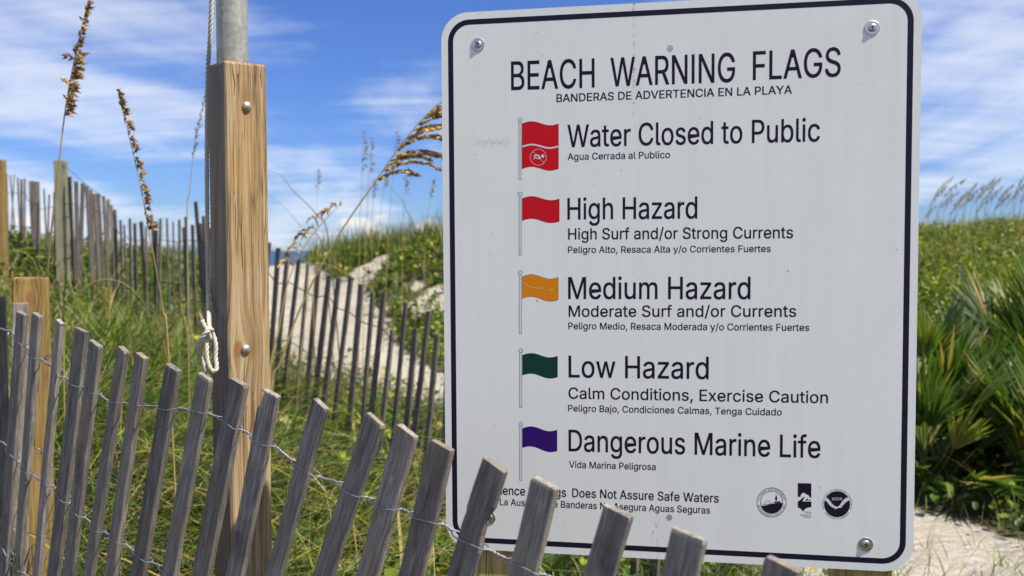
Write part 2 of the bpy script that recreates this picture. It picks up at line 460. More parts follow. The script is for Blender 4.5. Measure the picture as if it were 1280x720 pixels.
# ------------------------------------------------------------------ letter outlines: advance | loops of x,y
GL = {
',':"188|38,-119 68,71 137,71 84,-119",
'/':"249|235,533 71,-76 14,-76 178,533",
'A':"480|16,0 201,509 276,509 463,0 395,0 287,302 264,372 232,478 245,478 213,371 191,302 85,0|110,142 110,199 370,199 370,142",
'B':"456|60,0 60,509 241,509 289,504 329,491 359,469 381,442 394,410 398,374 395,344 387,320 373,301 356,286 336,275 315,267 315,262 339,257 363,245 385,227 402,203 414,173 418,136 413,100 400,67 377,39 344,18 301,4 247,0|125,57 245,57 296,63 330,80 349,105 355,137 352,161 342,184 327,203 306,218 279,228 248,231 125,231|125,285 238,285 265,288 288,296 308,309 323,326 333,348 336,372 330,403 313,429 283,446 240,452 125,452",
'C':"510|267,-7 205,1 150,25 104,63 70,115 48,179 40,254 48,329 70,393 104,445 150,484 205,508 267,516 305,513 340,504 373,490 402,471 427,447 448,418 463,385 473,348 408,348 401,373 389,395 375,413 357,428 337,440 315,449 292,454 267,456 223,450 184,432 150,403 125,364 109,314 103,254 109,194 125,145 151,105 184,76 223,59 267,53 292,55 315,60 337,69 357,81 375,96 389,114 401,136 408,160 473,160 463,124 448,91 428,62 402,38 373,19 341,5 305,-4",
'D':"502|219,0 96,0 96,57 215,57 272,63 318,81 354,110 379,149 394,198 399,255 394,312 379,361 354,399 320,428 275,446 221,452 93,452 93,509 225,509 294,501 353,478 385,455 412,426 433,391 455,329 462,255 455,181 433,119 411,83 384,54 351,31 291,8|125,509 125,0 60,0 60,509",
'E':"419|60,0 60,509 372,509 372,452 125,452 125,286 355,286 355,229 125,229 125,57 375,57 375,0",
'F':"410|60,0 60,509 369,509 369,452 125,452 125,278 346,278 346,221 125,221 125,0",
'G':"520|269,-7 205,1 149,25 104,64 69,116 47,179 40,254 47,329 69,393 103,445 149,484 203,508 265,516 304,513 340,504 374,489 403,469 429,445 449,416 465,384 474,349 408,349 399,372 387,393 373,411 356,427 337,439 315,448 291,454 265,456 222,450 183,432 150,404 125,364 109,314 103,254 109,194 125,145 151,105 184,76 224,59 269,53 309,57 345,71 374,93 396,123 410,160 414,199 283,199 283,256 478,256 478,200 471,141 451,91 419,50 377,19 326,0",
'H':"517|60,0 60,509 125,509 125,289 392,289 392,509 457,509 457,0 392,0 392,232 125,232 125,0",
'I':"300|31,0 31,57 118,57 118,452 31,452 31,509 269,509 269,452 183,452 183,57 269,57 269,0",
'L':"393|60,0 60,509 125,509 125,57 361,57 361,0",
'M':"628|60,0 60,509 152,509 277,187 287,159 299,123 311,84 322,49 307,49 318,83 330,121 342,158 352,187 476,509 568,509 568,0 504,0 504,291 504,327 505,369 506,413 507,457 513,457 498,409 482,363 467,322 456,291 342,0 286,0 170,291 159,321 145,361 129,408 112,457 119,457 120,416 121,372 122,328 122,291 122,0",
'N':"523|60,0 60,509 136,509 343,183 363,151 388,107 414,55 405,54 401,108 399,157 399,195 399,509 463,509 463,0 387,0 202,290 177,331 148,381 108,452 119,454 122,384 124,328 125,291 125,0",
'O':"533|267,-7 205,1 150,25 105,63 70,115 48,179 40,254 48,329 70,393 105,445 150,484 205,508 267,516 329,508 384,484 429,445 464,393 486,329 493,254 486,179 464,115 429,63 384,25 329,1|267,53 310,59 349,76 383,105 408,144 425,194 430,254 425,314 408,365 383,404 349,433 310,450 267,456 223,450 184,433 151,404 125,364 109,314 103,254 109,194 125,144 151,105 184,76 223,59",
'P':"445|60,0 60,509 235,509 289,503 332,487 366,462 390,430 404,391 409,348 404,304 390,265 366,233 332,207 289,191 235,186 125,186 125,0|125,242 233,242 269,246 297,256 318,272 333,294 342,319 344,348 342,376 333,402 318,423 297,439 268,449 232,452 125,452",
'R':"449|60,0 60,509 236,509 290,504 333,489 367,465 390,433 405,395 409,352 405,309 390,271 367,240 333,217 289,203 236,198 125,198 125,0|125,255 234,255 269,258 298,267 319,281 334,300 342,324 345,352 342,380 334,405 319,425 298,440 269,449 233,452 125,452|353,0 247,197 320,197 428,0",
'S':"447|224,-9 172,-4 128,9 91,31 64,60 46,96 38,137 104,137 110,110 123,88 142,71 166,59 194,52 224,49 257,52 286,60 311,74 329,92 341,114 346,139 342,161 332,179 316,193 296,205 245,222 184,239 128,260 86,289 67,313 56,341 52,372 58,413 75,448 102,476 138,498 180,511 227,516 275,511 316,498 351,476 377,449 394,415 401,378 337,378 326,412 302,437 267,453 225,459 194,456 167,448 145,435 129,418 118,398 115,376 119,352 131,334 148,319 169,308 212,293 264,279 312,264 336,252 359,238 379,220 395,198 405,171 408,139 403,99 386,64 360,34 323,11 278,-4",
'T':"449|32,452 32,509 417,509 417,452 257,452 257,0 193,0 193,452",
'V':"480|204,0 16,509 84,509 192,206 215,137 248,31 235,31 267,138 290,206 395,509 463,509 278,0",
'W':"686|155,0 16,509 82,509 163,196 175,145 187,94 197,40 189,40 200,94 211,145 224,196 306,509 380,509 462,196 474,145 486,94 497,40 488,40 499,94 510,145 523,196 603,509 670,509 530,0 455,0 368,323 351,391 336,475 350,475 335,395 318,323 230,0",
'Y':"472|203,0 203,208 16,509 91,509 192,344 222,292 250,230 224,230 251,293 280,344 381,509 455,509 268,208 268,0",
'a':"389|160,-9 126,-5 94,5 68,22 48,45 35,73 30,108 34,138 43,161 58,179 78,193 100,203 125,211 178,220 234,227 252,230 265,235 273,243 276,255 276,257 273,279 267,297 256,311 240,322 220,329 196,331 171,329 149,322 132,313 118,301 107,288 100,274 41,291 57,322 79,346 104,364 133,375 163,382 194,384 239,379 263,372 286,360 306,343 322,320 333,290 337,251 337,0 277,0 277,52 272,52 252,25 236,12 215,1 190,-6|170,45 202,49 228,59 248,74 263,93 272,115 276,138 276,190 259,182 231,176 200,171 175,168 134,159 117,150 103,139 95,124 92,105 94,87 102,72 114,61 130,52 149,47",
'b':"424|229,-8 198,-5 172,4 153,17 138,31 118,59 112,59 112,0 53,0 53,509 114,509 114,319 118,319 137,346 152,360 171,373 197,381 229,384 274,378 313,361 345,332 370,293 385,245 390,189 385,133 370,84 346,45 313,16 274,-2|220,47 253,51 279,66 301,88 316,117 325,151 328,189 325,227 316,261 301,290 280,311 253,325 220,330 188,325 161,312 140,291 125,263 116,229 113,189 116,150 125,115 140,86 162,65 188,51",
'c':"396|207,-8 159,-2 117,16 82,46 56,85 40,133 34,187 40,243 56,291 82,330 117,360 159,378 207,384 234,383 260,377 284,368 305,356 324,341 340,322 353,301 362,277 303,262 290,289 270,311 242,325 207,330 173,325 145,310 124,287 108,258 99,224 96,187 99,151 108,117 124,89 145,66 173,51 207,46 243,52 271,66 292,89 304,117 363,102 354,78 341,56 325,37 306,21 285,9 261,-1 235,-6",
'd':"424|195,-8 151,-2 111,16 79,45 55,84 39,133 34,189 39,245 55,293 79,332 112,361 151,378 196,384 228,381 253,373 272,360 287,346 306,319 311,319 311,509 372,509 372,0 313,0 313,59 307,59 287,31 272,17 252,4 227,-5|205,47 236,51 263,65 284,86 299,115 309,150 312,189 309,229 300,263 284,291 263,312 237,325 205,330 172,325 145,311 124,290 108,261 99,227 96,189 99,151 109,117 124,88 145,66 172,51",
'e':"404|212,-8 161,-2 117,16 82,46 56,85 40,132 34,187 39,242 55,290 81,329 115,359 157,378 205,384 236,382 266,374 294,361 319,341 341,315 357,282 368,242 371,194 371,169 75,169 75,221 338,221 310,202 307,237 298,269 283,294 263,314 237,326 205,330 173,326 146,313 125,294 109,270 99,241 96,211 96,178 100,139 110,106 128,80 151,61 179,50 212,46 234,48 254,53 271,61 285,73 297,88 306,105 365,91 353,63 335,39 311,19 283,4 249,-5",
'f':"254|228,379 228,327 6,327 6,379|81,0 81,432 84,461 96,486 113,505 135,519 161,527 187,530 222,527 243,521 227,468 215,472 195,474 171,470 154,460 145,443 142,419 142,0",
'g':"425|207,-151 168,-148 134,-140 105,-127 82,-110 64,-91 51,-69 101,-41 122,-66 136,-78 154,-88 178,-95 207,-97 249,-92 282,-75 298,-58 308,-34 311,-6 311,68 306,68 287,41 272,28 252,16 227,8 195,5 152,10 113,27 80,53 55,90 39,136 34,191 39,246 55,293 80,332 112,361 152,378 196,384 228,382 253,373 273,360 288,346 308,319 313,319 313,379 372,379 372,-9 367,-54 350,-90 324,-117 291,-136 251,-147|205,59 237,63 264,75 285,95 300,121 309,154 312,193 309,231 300,264 285,291 264,312 237,325 205,330 172,325 145,312 124,290 109,262 99,229 96,193 99,155 109,123 124,96 145,76 172,63",
'h':"410|114,227 114,0 53,0 53,509 114,509 114,287 102,287 124,332 152,362 187,379 227,384 264,380 295,369 321,349 341,321 353,285 357,240 357,0 296,0 296,235 290,275 273,304 246,323 210,329 184,326 161,317 141,303 126,283 117,257",
'i':"167|53,0 53,379 114,379 114,0|84,443 67,446 54,455 44,468 41,483 44,499 54,512 67,521 84,524 100,521 114,512 123,499 126,483 123,468 114,455 100,446",
'j':"167|53,379 114,379 114,-30 111,-63 102,-90 86,-113 65,-129 37,-139 4,-143 -10,-143 -10,-87 2,-87 25,-83 40,-72 50,-54 53,-29|83,443 67,446 53,455 44,468 41,483 44,499 53,512 67,521 83,524 100,521 114,512 123,499 126,483 123,468 114,455 100,446",
'l':"189|139,-2 101,3 74,20 58,47 53,84 53,509 114,509 114,99 115,77 120,62 130,54 146,52 160,53 170,54 181,3 162,-1",
'm':"610|53,0 53,379 112,379 112,295 108,295 118,323 132,346 151,363 172,376 195,384 219,386 257,380 287,361 309,331 321,295 312,295 322,321 337,343 357,361 381,375 407,383 437,386 468,383 497,372 522,354 541,328 553,296 557,255 557,0 496,0 496,254 490,289 473,313 447,326 419,330 395,328 374,320 358,307 345,290 338,270 335,247 335,0 274,0 274,260 269,288 253,311 229,326 199,330 178,328 158,320 140,307 126,289 117,266 114,238 114,0",
'n':"410|114,227 114,0 53,0 53,379 112,379 112,287 102,287 124,332 152,362 187,379 227,384 264,380 295,369 321,349 341,321 353,285 357,240 357,0 296,0 296,235 290,275 273,304 246,323 210,329 184,326 161,317 141,303 126,283 117,257",
'o':"415|207,-8 159,-2 117,16 82,46 56,85 40,133 34,187 40,243 56,291 82,330 117,360 159,378 207,384 256,378 299,360 333,330 359,291 376,243 381,187 376,133 359,85 333,46 299,16 256,-2|207,46 242,51 270,66 292,89 307,117 316,151 319,187 316,224 307,258 292,287 270,310 242,325 207,330 173,325 145,310 124,287 108,258 99,224 96,187 99,151 108,117 124,89 145,66 173,51",
'r':"259|53,0 53,379 112,379 112,321 115,321 130,347 152,367 181,380 213,385 229,384 243,384 243,322 230,324 207,326 182,323 159,315 140,301 126,284 117,262 114,237 114,0",
's':"365|182,-8 145,-5 112,3 84,18 62,38 45,63 36,94 94,107 105,79 124,60 150,49 181,45 217,50 244,62 262,81 268,103 265,121 254,136 237,147 212,155 149,170 104,186 72,208 53,237 47,274 51,305 65,332 87,354 115,370 149,381 187,384 223,381 254,372 279,358 299,339 314,316 324,290 268,277 258,298 243,316 219,328 187,333 156,329 131,317 114,299 109,277 112,258 124,243 144,232 172,223 229,209 275,194 306,171 325,142 331,107 326,75 312,47 290,24 260,6 223,-5",
't':"227|204,379 204,327 6,327 6,379|65,471 126,471 126,98 128,76 136,61 150,53 170,50 185,51 202,54 213,2 192,-3 168,-4 125,2 92,21 72,52 65,93",
'u':"410|182,-5 146,-1 115,11 89,31 69,59 57,95 53,139 53,379 114,379 114,144 119,105 137,75 164,56 200,50 226,53 249,62 268,77 283,97 293,122 296,153 296,379 357,379 357,0 298,0 298,92 307,92 286,47 257,17 222,0",
'w':"567|138,0 23,379 87,379 133,214 154,137 175,41 165,41 186,135 206,214 252,379 316,379 362,214 382,136 402,41 391,41 413,135 434,214 480,379 545,379 429,0 368,0 319,172 305,225 291,280 277,338 291,338 277,280 263,225 248,172 199,0",
'x':"379|21,0 171,218 171,171 29,379 100,379 147,306 179,253 207,206 175,206 202,253 233,306 282,379 352,379 209,169 209,214 358,0 287,0 231,85 200,136 173,182 205,182 178,136 148,85 91,0",
'y':"389|47,-139 61,-86 71,-87 88,-90 104,-89 118,-84 130,-74 141,-58 151,-36 163,-1 17,379 84,379 165,155 187,87 206,21 184,21 202,87 224,155 305,379 371,379 204,-58 191,-85 177,-107 159,-124 139,-136 117,-143 91,-145 65,-143",
'z':"380|42,0 42,46 254,320 254,323 48,323 48,379 333,379 333,331 126,60 126,56 339,56 339,0",
}
GLYPH = {}
for ch, s in GL.items():
    q = s.split('|')
    GLYPH[ch] = (int(q[0]), [[tuple(map(int, p.split(','))) for p in l.split(' ')] for l in q[1:]])
SPACE, CAPH = 195, 509
GLYPH['I'] = (189, [[(62, 0), (62, 509), (127, 509), (127, 0)]])

# ------------------------------------------------------------------ the lie of the land
CPX = [(-300, 2, .15), (200, 1.5, .15), (640, 1.5, .15), (1100, 1.5, .15), (1600, 2, .15),
       (0, 3, .28), (200, 3, .2), (450, 3, .15), (640, 3, .12), (900, 3, .12), (1200, 3.2, .15), (1500, 3.5, .2),
       (20, 5, .6), (250, 5, .4), (420, 5, .22), (545, 4.5, .12), (800, 5, .15), (1100, 4.6, .16), (1290, 4.6, .24),
       (75, 7.4, 1.02), (140, 8.1, .78), (250, 6.5, .55), (340, 5.6, .36), (0, 9, 1.35), (40, 8.5, 1.2), (-200, 8, 1.3),
       (200, 11, .95), (100, 12, 1.25), (340, 7.4, .36), (545, 7.5, .22), (450, 7.5, .28), (400, 10, .52), (345, 12, .80), (370, 18, 1.10), (300, 18, 1.10), (200, 18, 1.2),
       (553, 9.0, .42), (480, 10.8, .92), (430, 12.5, 1.18), (400, 15, 1.27), (440, 14, 1.40), (500, 13, 1.48), (553, 12, 1.52), (640, 12, 1.62), (640, 8.5, .35),
       (900, 8, .5), (900, 12, 1.58), (1160, 5.6, .40), (1160, 8, .90), (1160, 12, 1.56), (1290, 6, .6), (1290, 8, 1.0), (1290, 12, 1.70), (1500, 12, 1.85), (1700, 8, 1.3),
       (1200, 17, 1.4), (800, 17, 1.5), (500, 18, 1.3), (0, 17, 1.5), (-400, 14, 1.6)]
cp_xy = np.array([((a-640)/FPX*d, d) for a, d, z in CPX])
cp_z = np.array([z for a, d, z in CPX])
def _k(A, B):
    return np.sqrt(((A[:, None, :]-B[None])**2).sum(2)+0.35)
_n = len(cp_z)
_M = np.zeros((_n+1, _n+1)); _M[:_n, :_n] = -_k(cp_xy, cp_xy)+np.eye(_n)*0.02; _M[:_n, _n] = 1; _M[_n, :_n] = 1
_w = np.linalg.solve(_M, np.append(cp_z, 0))
def sstep(x, a, b):
    t = np.clip((x-a)/(b-a), 0, 1); return t*t*(3-2*t)
def vnoise(x, y, seed=0):
    """smooth value noise on numpy arrays, about -1..1"""
    xi, yi = np.floor(x).astype(np.int64), np.floor(y).astype(np.int64)
    fx, fy = x-xi, y-yi
    fx, fy = fx*fx*(3-2*fx), fy*fy*(3-2*fy)
    def h(a, b):
        q = (a*374761393 + b*668265263 + seed*974634777) & 0x7fffffff
        q = ((q ^ (q >> 13))*1274126177) & 0x7fffffff
        return ((q ^ (q >> 16)) & 0xffff)/32767.5-1
    return (h(xi, yi)*(1-fx)+h(xi+1, yi)*fx)*(1-fy)+(h(xi, yi+1)*(1-fx)+h(xi+1, yi+1)*fx)*fy
def fbm(x, y, seed=0, o=4):
    s, a = 0, 1
    for i in range(o):
        s = s+a*vnoise(x, y, seed+i); x, y, a = x*2.03+5.1, y*2.03+1.7, a*0.5
    return s
_rf = random.Random(8)
_way = [(4.2, 1.9), (2.6, 2.7), (1.8, 3.6), (1.2, 4.8), (.4, 6.3), (-1.1, 8.0), (-2.4, 9.4), (-3.7, 12), (-4.9, 16)]
STEPS = []
for _i in range(len(_way)-1):
    (_a, _b), (_c, _d) = _way[_i], _way[_i+1]
    for _j in range(17):
        _t = _rf.random(); _w2 = .28+.09*_i
        STEPS.append((_a+(_c-_a)*_t+_rf.gauss(0, _w2), _b+(_d-_b)*_t+_rf.gauss(0, _w2), math.atan2(_d-_b, _c-_a)+_rf.gauss(0, .4), _rf.uniform(.02, .05)))
def height(x, y):
    x = np.asarray(x, float); y = np.asarray(y, float)
    P = np.stack([np.clip(x.ravel(), -14, 16), np.clip(y.ravel(), -2, 20)], 1)
    z = np.empty(len(P))
    for i in range(0, len(P), 20000):
        z[i:i+20000] = -_k(P[i:i+20000], cp_xy)@_w[:_n]+_w[_n]
    z = z.reshape(x.shape)
    z = z+0.035*fbm(x*0.9, y*0.9, 3)*sstep(y, 2, 8)+0.012*fbm(x*4, y*4, 9, 3)
    for fx_, fy_, ang, dep in STEPS:
        dx, dy = x-fx_, y-fy_
        m = (np.abs(dx) < .5) & (np.abs(dy) < .5)
        if not m.any(): continue
        u = dx*math.cos(ang)+dy*math.sin(ang); v = -dx*math.sin(ang)+dy*math.cos(ang)
        q = (u/.15)**2+(v/.09)**2
        z = z-np.where(m, dep*np.exp(-q)-dep*.45*np.exp(-((np.sqrt(q)-1.7)/.5)**2), 0)
    t = sstep(y, 19, 34)
    z = z*(1-t)+(-2.0)*t
    t = sstep(y, 45, 70)
    z = z*(1-t)+(-6.0)*t
    return z
def hz(x, y):
    return float(height(np.array([x]), np.array([y]))[0])
SAND = [(-.9, 8.7), (-1.95, 11), (-3.3, 14), (-4.7, 19), (-5.4, 24), (-7.6, 24), (-5.7, 17), (-3.6, 11), (-2.8, 8.8), (-2.3, 7.7), (-1.0, 7.3), (-.1, 6.3), (.6, 5.2),
        (1.0, 4.1), (1.35, 3.2), (1.7, 2.2), (6, 1.0), (6, 2.4), (3.6, 2.95), (2.7, 3.45), (2.36, 3.83), (2.10, 4.28), (1.5, 5.0), (1.1, 6.0), (.2, 7.4)]
def poly_sd(x, y, P):
    """signed distance to polygon, negative inside"""
    x = np.asarray(x, float); y = np.asarray(y, float)
    d = np.full(x.shape, 1e9); ins = np.zeros(x.shape, bool)
    for i in range(len(P)):
        x0, y0 = P[i]; x1, y1 = P[(i+1) % len(P)]
        ex, ey = x1-x0, y1-y0
        t = np.clip(((x-x0)*ex+(y-y0)*ey)/(ex*ex+ey*ey), 0, 1)
        d = np.minimum(d, np.hypot(x-x0-ex*t, y-y0-ey*t))
        c = ((y0 > y) != (y1 > y)) & (x < ex*(y-y0)/(ey if ey else 1e-9)+x0)
        ins ^= c
    return np.where(ins, -d, d)
def cover(x, y):
    """0 = bare sand, 1 = grown over"""
    v = sstep(poly_sd(x, y, SAND)+0.10*fbm(x*2.5, y*2.5, 21), -0.06, 0.22)
    # bare patches on the slopes of the dunes
    p = 0.92*np.exp(-(((x+1.95)/0.55)**2+((y-12.2)/0.9)**2))
    p = np.maximum(p, 0.62*np.exp(-(((x+1.0)/0.5)**2+((y-10.5)/0.6)**2)))
    p = np.maximum(p, 0.85*np.exp(-(((x-6.6)/0.9)**2+((y-11.0)/0.6)**2)))
    p = np.maximum(p, 0.75*np.exp(-(((x-5.4)/0.35)**2+((y-10.9)/0.35)**2)))
    v = v*(1-sstep(p+0.34*fbm(x*3.2, y*3.2, 33), 0.42, 0.66))
    return v*(1-sstep(y, 19, 24))

gx = np.concatenate([-np.geomspace(3000, 10, 26), np.arange(-9.8, -4, 0.2), np.arange(-4, 4, 0.09), np.arange(4, 9.8, 0.2), np.geomspace(10, 3000, 26)])
gy = np.concatenate([-np.geomspace(400, 3.2, 12), np.arange(-3, 2, 0.25), np.arange(2, 8, 0.09), np.arange(8, 20, 0.16), np.geomspace(20.2, 90, 40)])
X, Y = np.meshgrid(gx, gy)
Z = height(X, Y)
V = np.stack([X, Y, Z], 2).reshape(-1, 3)
ny, nx = X.shape
idx = np.arange(nx*ny).reshape(ny, nx)
F = np.stack([idx[:-1, :-1], idx[:-1, 1:], idx[1:, 1:], idx[1:, :-1]], 2).reshape(-1, 4)
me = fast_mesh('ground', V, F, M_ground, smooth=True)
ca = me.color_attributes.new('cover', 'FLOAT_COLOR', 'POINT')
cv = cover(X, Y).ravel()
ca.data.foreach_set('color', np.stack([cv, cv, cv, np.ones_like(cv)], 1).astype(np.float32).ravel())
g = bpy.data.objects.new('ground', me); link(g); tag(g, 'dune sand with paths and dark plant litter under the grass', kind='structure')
sea = part('sea', [(-9000, 40, -2.45), (9000, 40, -2.45), (9000, 15000, -2.45), (-9000, 15000, -2.45)], [(0, 1, 2, 3)], M_sea)
tag(sea, 'deep blue sea beyond the dunes', kind='structure')

# ------------------------------------------------------------------ the warning sign
rs = random.Random(5)
ra = (-0.0476, 0.169, -0.0018)
SW, SH_, SD = .731, .8815, 1.40
def rot3(a):
    x, y, z = a
    Rx = Matrix(((1, 0, 0), (0, math.cos(x), -math.sin(x)), (0, math.sin(x), math.cos(x))))
    Ry = Matrix(((math.cos(y), 0, math.sin(y)), (0, 1, 0), (-math.sin(y), 0, math.cos(y))))
    Rz = Matrix(((math.cos(z), -math.sin(z), 0), (math.sin(z), math.cos(z), 0), (0, 0, 1)))
    return Rz@Ry@Rx
RM = rot3(ra)
def c2w(v): return Vector((v.x, v.y*sp_+v.z*cp, v.y*cp-v.z*sp_))
SX = c2w(RM@Vector((1, 0, 0))).normalized()
SZ = c2w(RM@Vector((0, 1, 0))).normalized()
SZ = (SZ-SX*SZ.dot(SX)).normalized()
SN = SX.cross(SZ)*-1.0             # towards the back of the sign is +Y local
SYb = SZ.cross(SX)                 # local +Y, away from the camera
if SYb.y < 0: SYb = -SYb
SC = Vector((.2486/1.36*SD, 0, 0)) + c2w(Vector((0, .005/1.36*SD, SD))) + Vector((0, 0, CAM_Z))
SM = frame(SX, SYb, SZ, SC)
SMi = SM.inverted()
def sl(px, py):
    """pixel of the photograph -> (u, v) on the sign face"""
    p = SMi @ hit(px, py, SC, SYb)
    return p.x, p.z
sign = empty('beach_warning_sign', (SC.x, SC.y, hz(SC.x, SC.y)))
tag(sign, 'white beach warning flags sign with dark border on two wooden posts', 'sign')
def rrect(hw, hh, r, n=8):
    P = []
    for cx, cy, a0 in ((hw-r, hh-r, 0), (-hw+r, hh-r, 90), (-hw+r, -hh+r, 180), (hw-r, -hh+r, 270)):
        for k in range(n+1):
            a = R(a0+90*k/n); P.append((cx+r*math.cos(a), cy+r*math.sin(a)))
    return P
PW, PH = SW/2+.0115, SH_/2+.0120
out = rrect(PW, PH, .046, 10)
n = len(out)
V = [(x, 0, z) for x, z in out]+[(x, .0030, z) for x, z in out]
F = [tuple(range(n)), tuple(range(2*n-1, n-1, -1))]+[(i, n+i, n+(i+1) % n, (i+1) % n) for i in range(n)]
part('panel', V, F, M_sign, sign, matrix=SM)
o1, o2 = rrect(SW/2, SH_/2, .036, 10), rrect(SW/2-.0088, SH_/2-.0088, .0275, 10)
V = [(x, -.00008, z) for x, z in o1]+[(x, -.00008, z) for x, z in o2]
part('border', V, [(i, (i+1) % n, n+(i+1) % n, n+i) for i in range(n)], M_border, sign, matrix=SM)

def flat(polys, yoff):
    """polys: list of lists of loops (u,v) -> V,F of filled shapes lying yoff in front of the face"""
    V, F = [], []
    for loops in polys:
        b = len(V)
        cu = bpy.data.curves.new('outline', 'CURVE'); cu.dimensions = '2D'; cu.fill_mode = 'BOTH'
        for l in loops:
            sp = cu.splines.new('POLY'); sp.points.add(len(l)-1)
            for q, (u, v) in zip(sp.points, l): q.co = (u*100, v*100, 0, 1)
            sp.use_cyclic_u = True
        ob = bpy.data.objects.new('outline', cu)
        me = bpy.data.meshes.new_from_object(ob)
        V += [(v.co.x/100, -yoff, v.co.y/100) for v in me.vertices]
        F += [tuple(b+i for i in p.vertices) for p in me.polygons]
        bpy.data.objects.remove(ob); bpy.data.curves.remove(cu); bpy.data.meshes.remove(me)
    return V, F
def text_width(s, track=0):
    return sum((SPACE if c == ' ' else GLYPH[c][0])+track for c in s)
def group_loops(loops):
    """outer loops with the holes they contain"""
    def area(l): return sum(l[i][0]*l[(i+1) % len(l)][1]-l[(i+1) % len(l)][0]*l[i][1] for i in range(len(l)))/2
    def inside(p, l):
        c = False
        for i in range(len(l)):
            (x0, y0), (x1, y1) = l[i], l[(i+1) % len(l)]
            if (y0 > p[1]) != (y1 > p[1]) and p[0] < (x1-x0)*(p[1]-y0)/(y1-y0)+x0: c = not c
        return c
    order = sorted(loops, key=lambda l: -abs(area(l)))
    outs = []
    for l in order:
        host = next((g for g in outs if inside(l[0], g[0])), None)
        if host is None: outs.append([l])
        else: host.append(l)
    return outs
def text_polys(s, fn, track=0):
    """fn maps font units (x, y) to sign coordinates"""
    polys, x = [], 0
    for c in s:
        if c == ' ': x += SPACE+track; continue
        a, loops = GLYPH[c]
        for grp in group_loops(loops):
            polys.append([[fn(px+x, py) for px, py in l] for l in grp])
        x += a+track
    return polys
def line_polys(s, p0, p1, cap, track=0):
    """text between two measured points of its baseline, cap height in pixels"""
    u0, v0 = sl(*p0); u1, v1 = sl(*p1)
    uc, vc = sl(p0[0], p0[1]-cap)
    ch = (vc-v0)/CAPH
    lead = min(p[0] for l in GLYPH[s[0]][1] for p in l)
    lastx = text_width(s[:-1], track)+max(p[0] for l in GLYPH[s[-1]][1] for p in l)
    k = 1.0/(lastx-lead)
    du, dv = (u1-u0)*k, (v1-v0)*k
    return text_polys(s, lambda x, y: (u0+(x-lead)*du, v0+(x-lead)*dv+y*ch), track)
LINES = [
 ([("BEACH", (639.2, 112.6), (743, 109.2)), ("WARNING", (763.4, 108.0), (918.5, 102.3)), ("FLAGS", (941.3, 100.0), (1050.5, 95.3))], 35.6),
 ([("BANDERAS DE ADVERTENCIA EN LA PLAYA", (695.8, 127.6), (989.8, 116.9))], 9.8),
 ([("Water Closed to Public", (709.7, 183.9), (1024.6, 176.6))], 27.6),
 ([("Agua Cerrada al Publico", (709.7, 200.0), (837.4, 197.4))], 8.3),
 ([("High Hazard", (709.6, 274.3), (871.4, 273.0))], 26.6),
 ([("High Surf and/or Strong Currents", (710.4, 299.4), (991.2, 297.6))], 13.9),
 ([("Peligro Alto, Resaca Alta y/o Corrientes Fuertes", (710.1, 316.2), (963.3, 314.9))], 8.1),
 ([("Medium Hazard", (710.5, 373.5), (937.8, 373.8))], 27.0),
 ([("Moderate Surf and/or Currents", (711, 395.9), (995.1, 396.0))], 13.9),
 ([("Peligro Medio, Resaca Moderada y/o Corrientes Fuertes", (710.6, 411.4), (1011.4, 413.6))], 8.3),
 ([("Low Hazard", (711, 471.6), (885.6, 473.7))], 27.0),
 ([("Calm Conditions, Exercise Caution", (710.8, 498.2), (1034.8, 504.0))], 13.9),
 ([("Peligro Bajo, Condiciones Calmas, Tenga Cuidado", (710.3, 514.2), (977, 519.3))], 8.1),
 ([("Dangerous Marine Life", (711, 563.8), (1025.2, 572.4))], 26.6),
 ([("Vida Marina Peligrosa", (711.5, 584.5), (819.6, 587.6))], 8.1),
 ([("Absence of Flags", (606, 617.6), (707.5, 621.2)), ("Does Not Assure Safe Waters", (715.5, 621.3), (898.3, 628.3))], 10.8),
 ([("La Ausencia de Banderas No Asegura Aguas Seguras", (625, 631.3), (887.5, 642.0))], 8.2)]
for items, cap in LINES:
    for s, a, b in items:
        polys = line_polys(s, a, b, cap); i = 0
        for wd_ in s.split():
            n_ = sum(len(group_loops(GLYPH[c][1])) for c in wd_)
            V, F = flat(polys[i:i+n_], .00008); i += n_
            e = .00036 if cap > 20 else (.00025 if cap > 9 else .00018)      # the ink spreads a little past the outline
            V, F = join(*[([(x+dx*e, y-.000012*k_, z+dz*e) for x, y, z in V], F) for k_, (dx, dz) in enumerate(((1, .8), (-1, .8), (1, -.8), (-1, -.8)))])
            part('word', V, F, M_ink, sign, matrix=SM)

# painted flags: a thin staff with a ball and a waving flag
def disc(cx, cy, r, n=20, ry=None):
    return [(cx+r*math.cos(2*math.pi*k/n), cy+(ry or r)*math.sin(2*math.pi*k/n)) for k in range(n)]
def px2s(l): return [sl(*p) for p in l]
def stroke(P, w):
    """thick open polyline in pixel units"""
    L, Rr = [], []
    for i, p in enumerate(P):
        a, b = P[max(i-1, 0)], P[min(i+1, len(P)-1)]
        dx, dy = b[0]-a[0], b[1]-a[1]; d = math.hypot(dx, dy) or 1
        L.append((p[0]-dy/d*w/2, p[1]+dx/d*w/2)); Rr.append((p[0]+dy/d*w/2, p[1]-dx/d*w/2))
    return L+Rr[::-1]
def wave(x0, x1, ya, yb, amp, n=18, rev=False):
    P = []
    for k in range(n+1):
        t = k/n
        P.append((x0+(x1-x0)*t, ya+(yb-ya)*t-amp*math.sin(2*math.pi*t*0.97)))
    return P[::-1] if rev else P
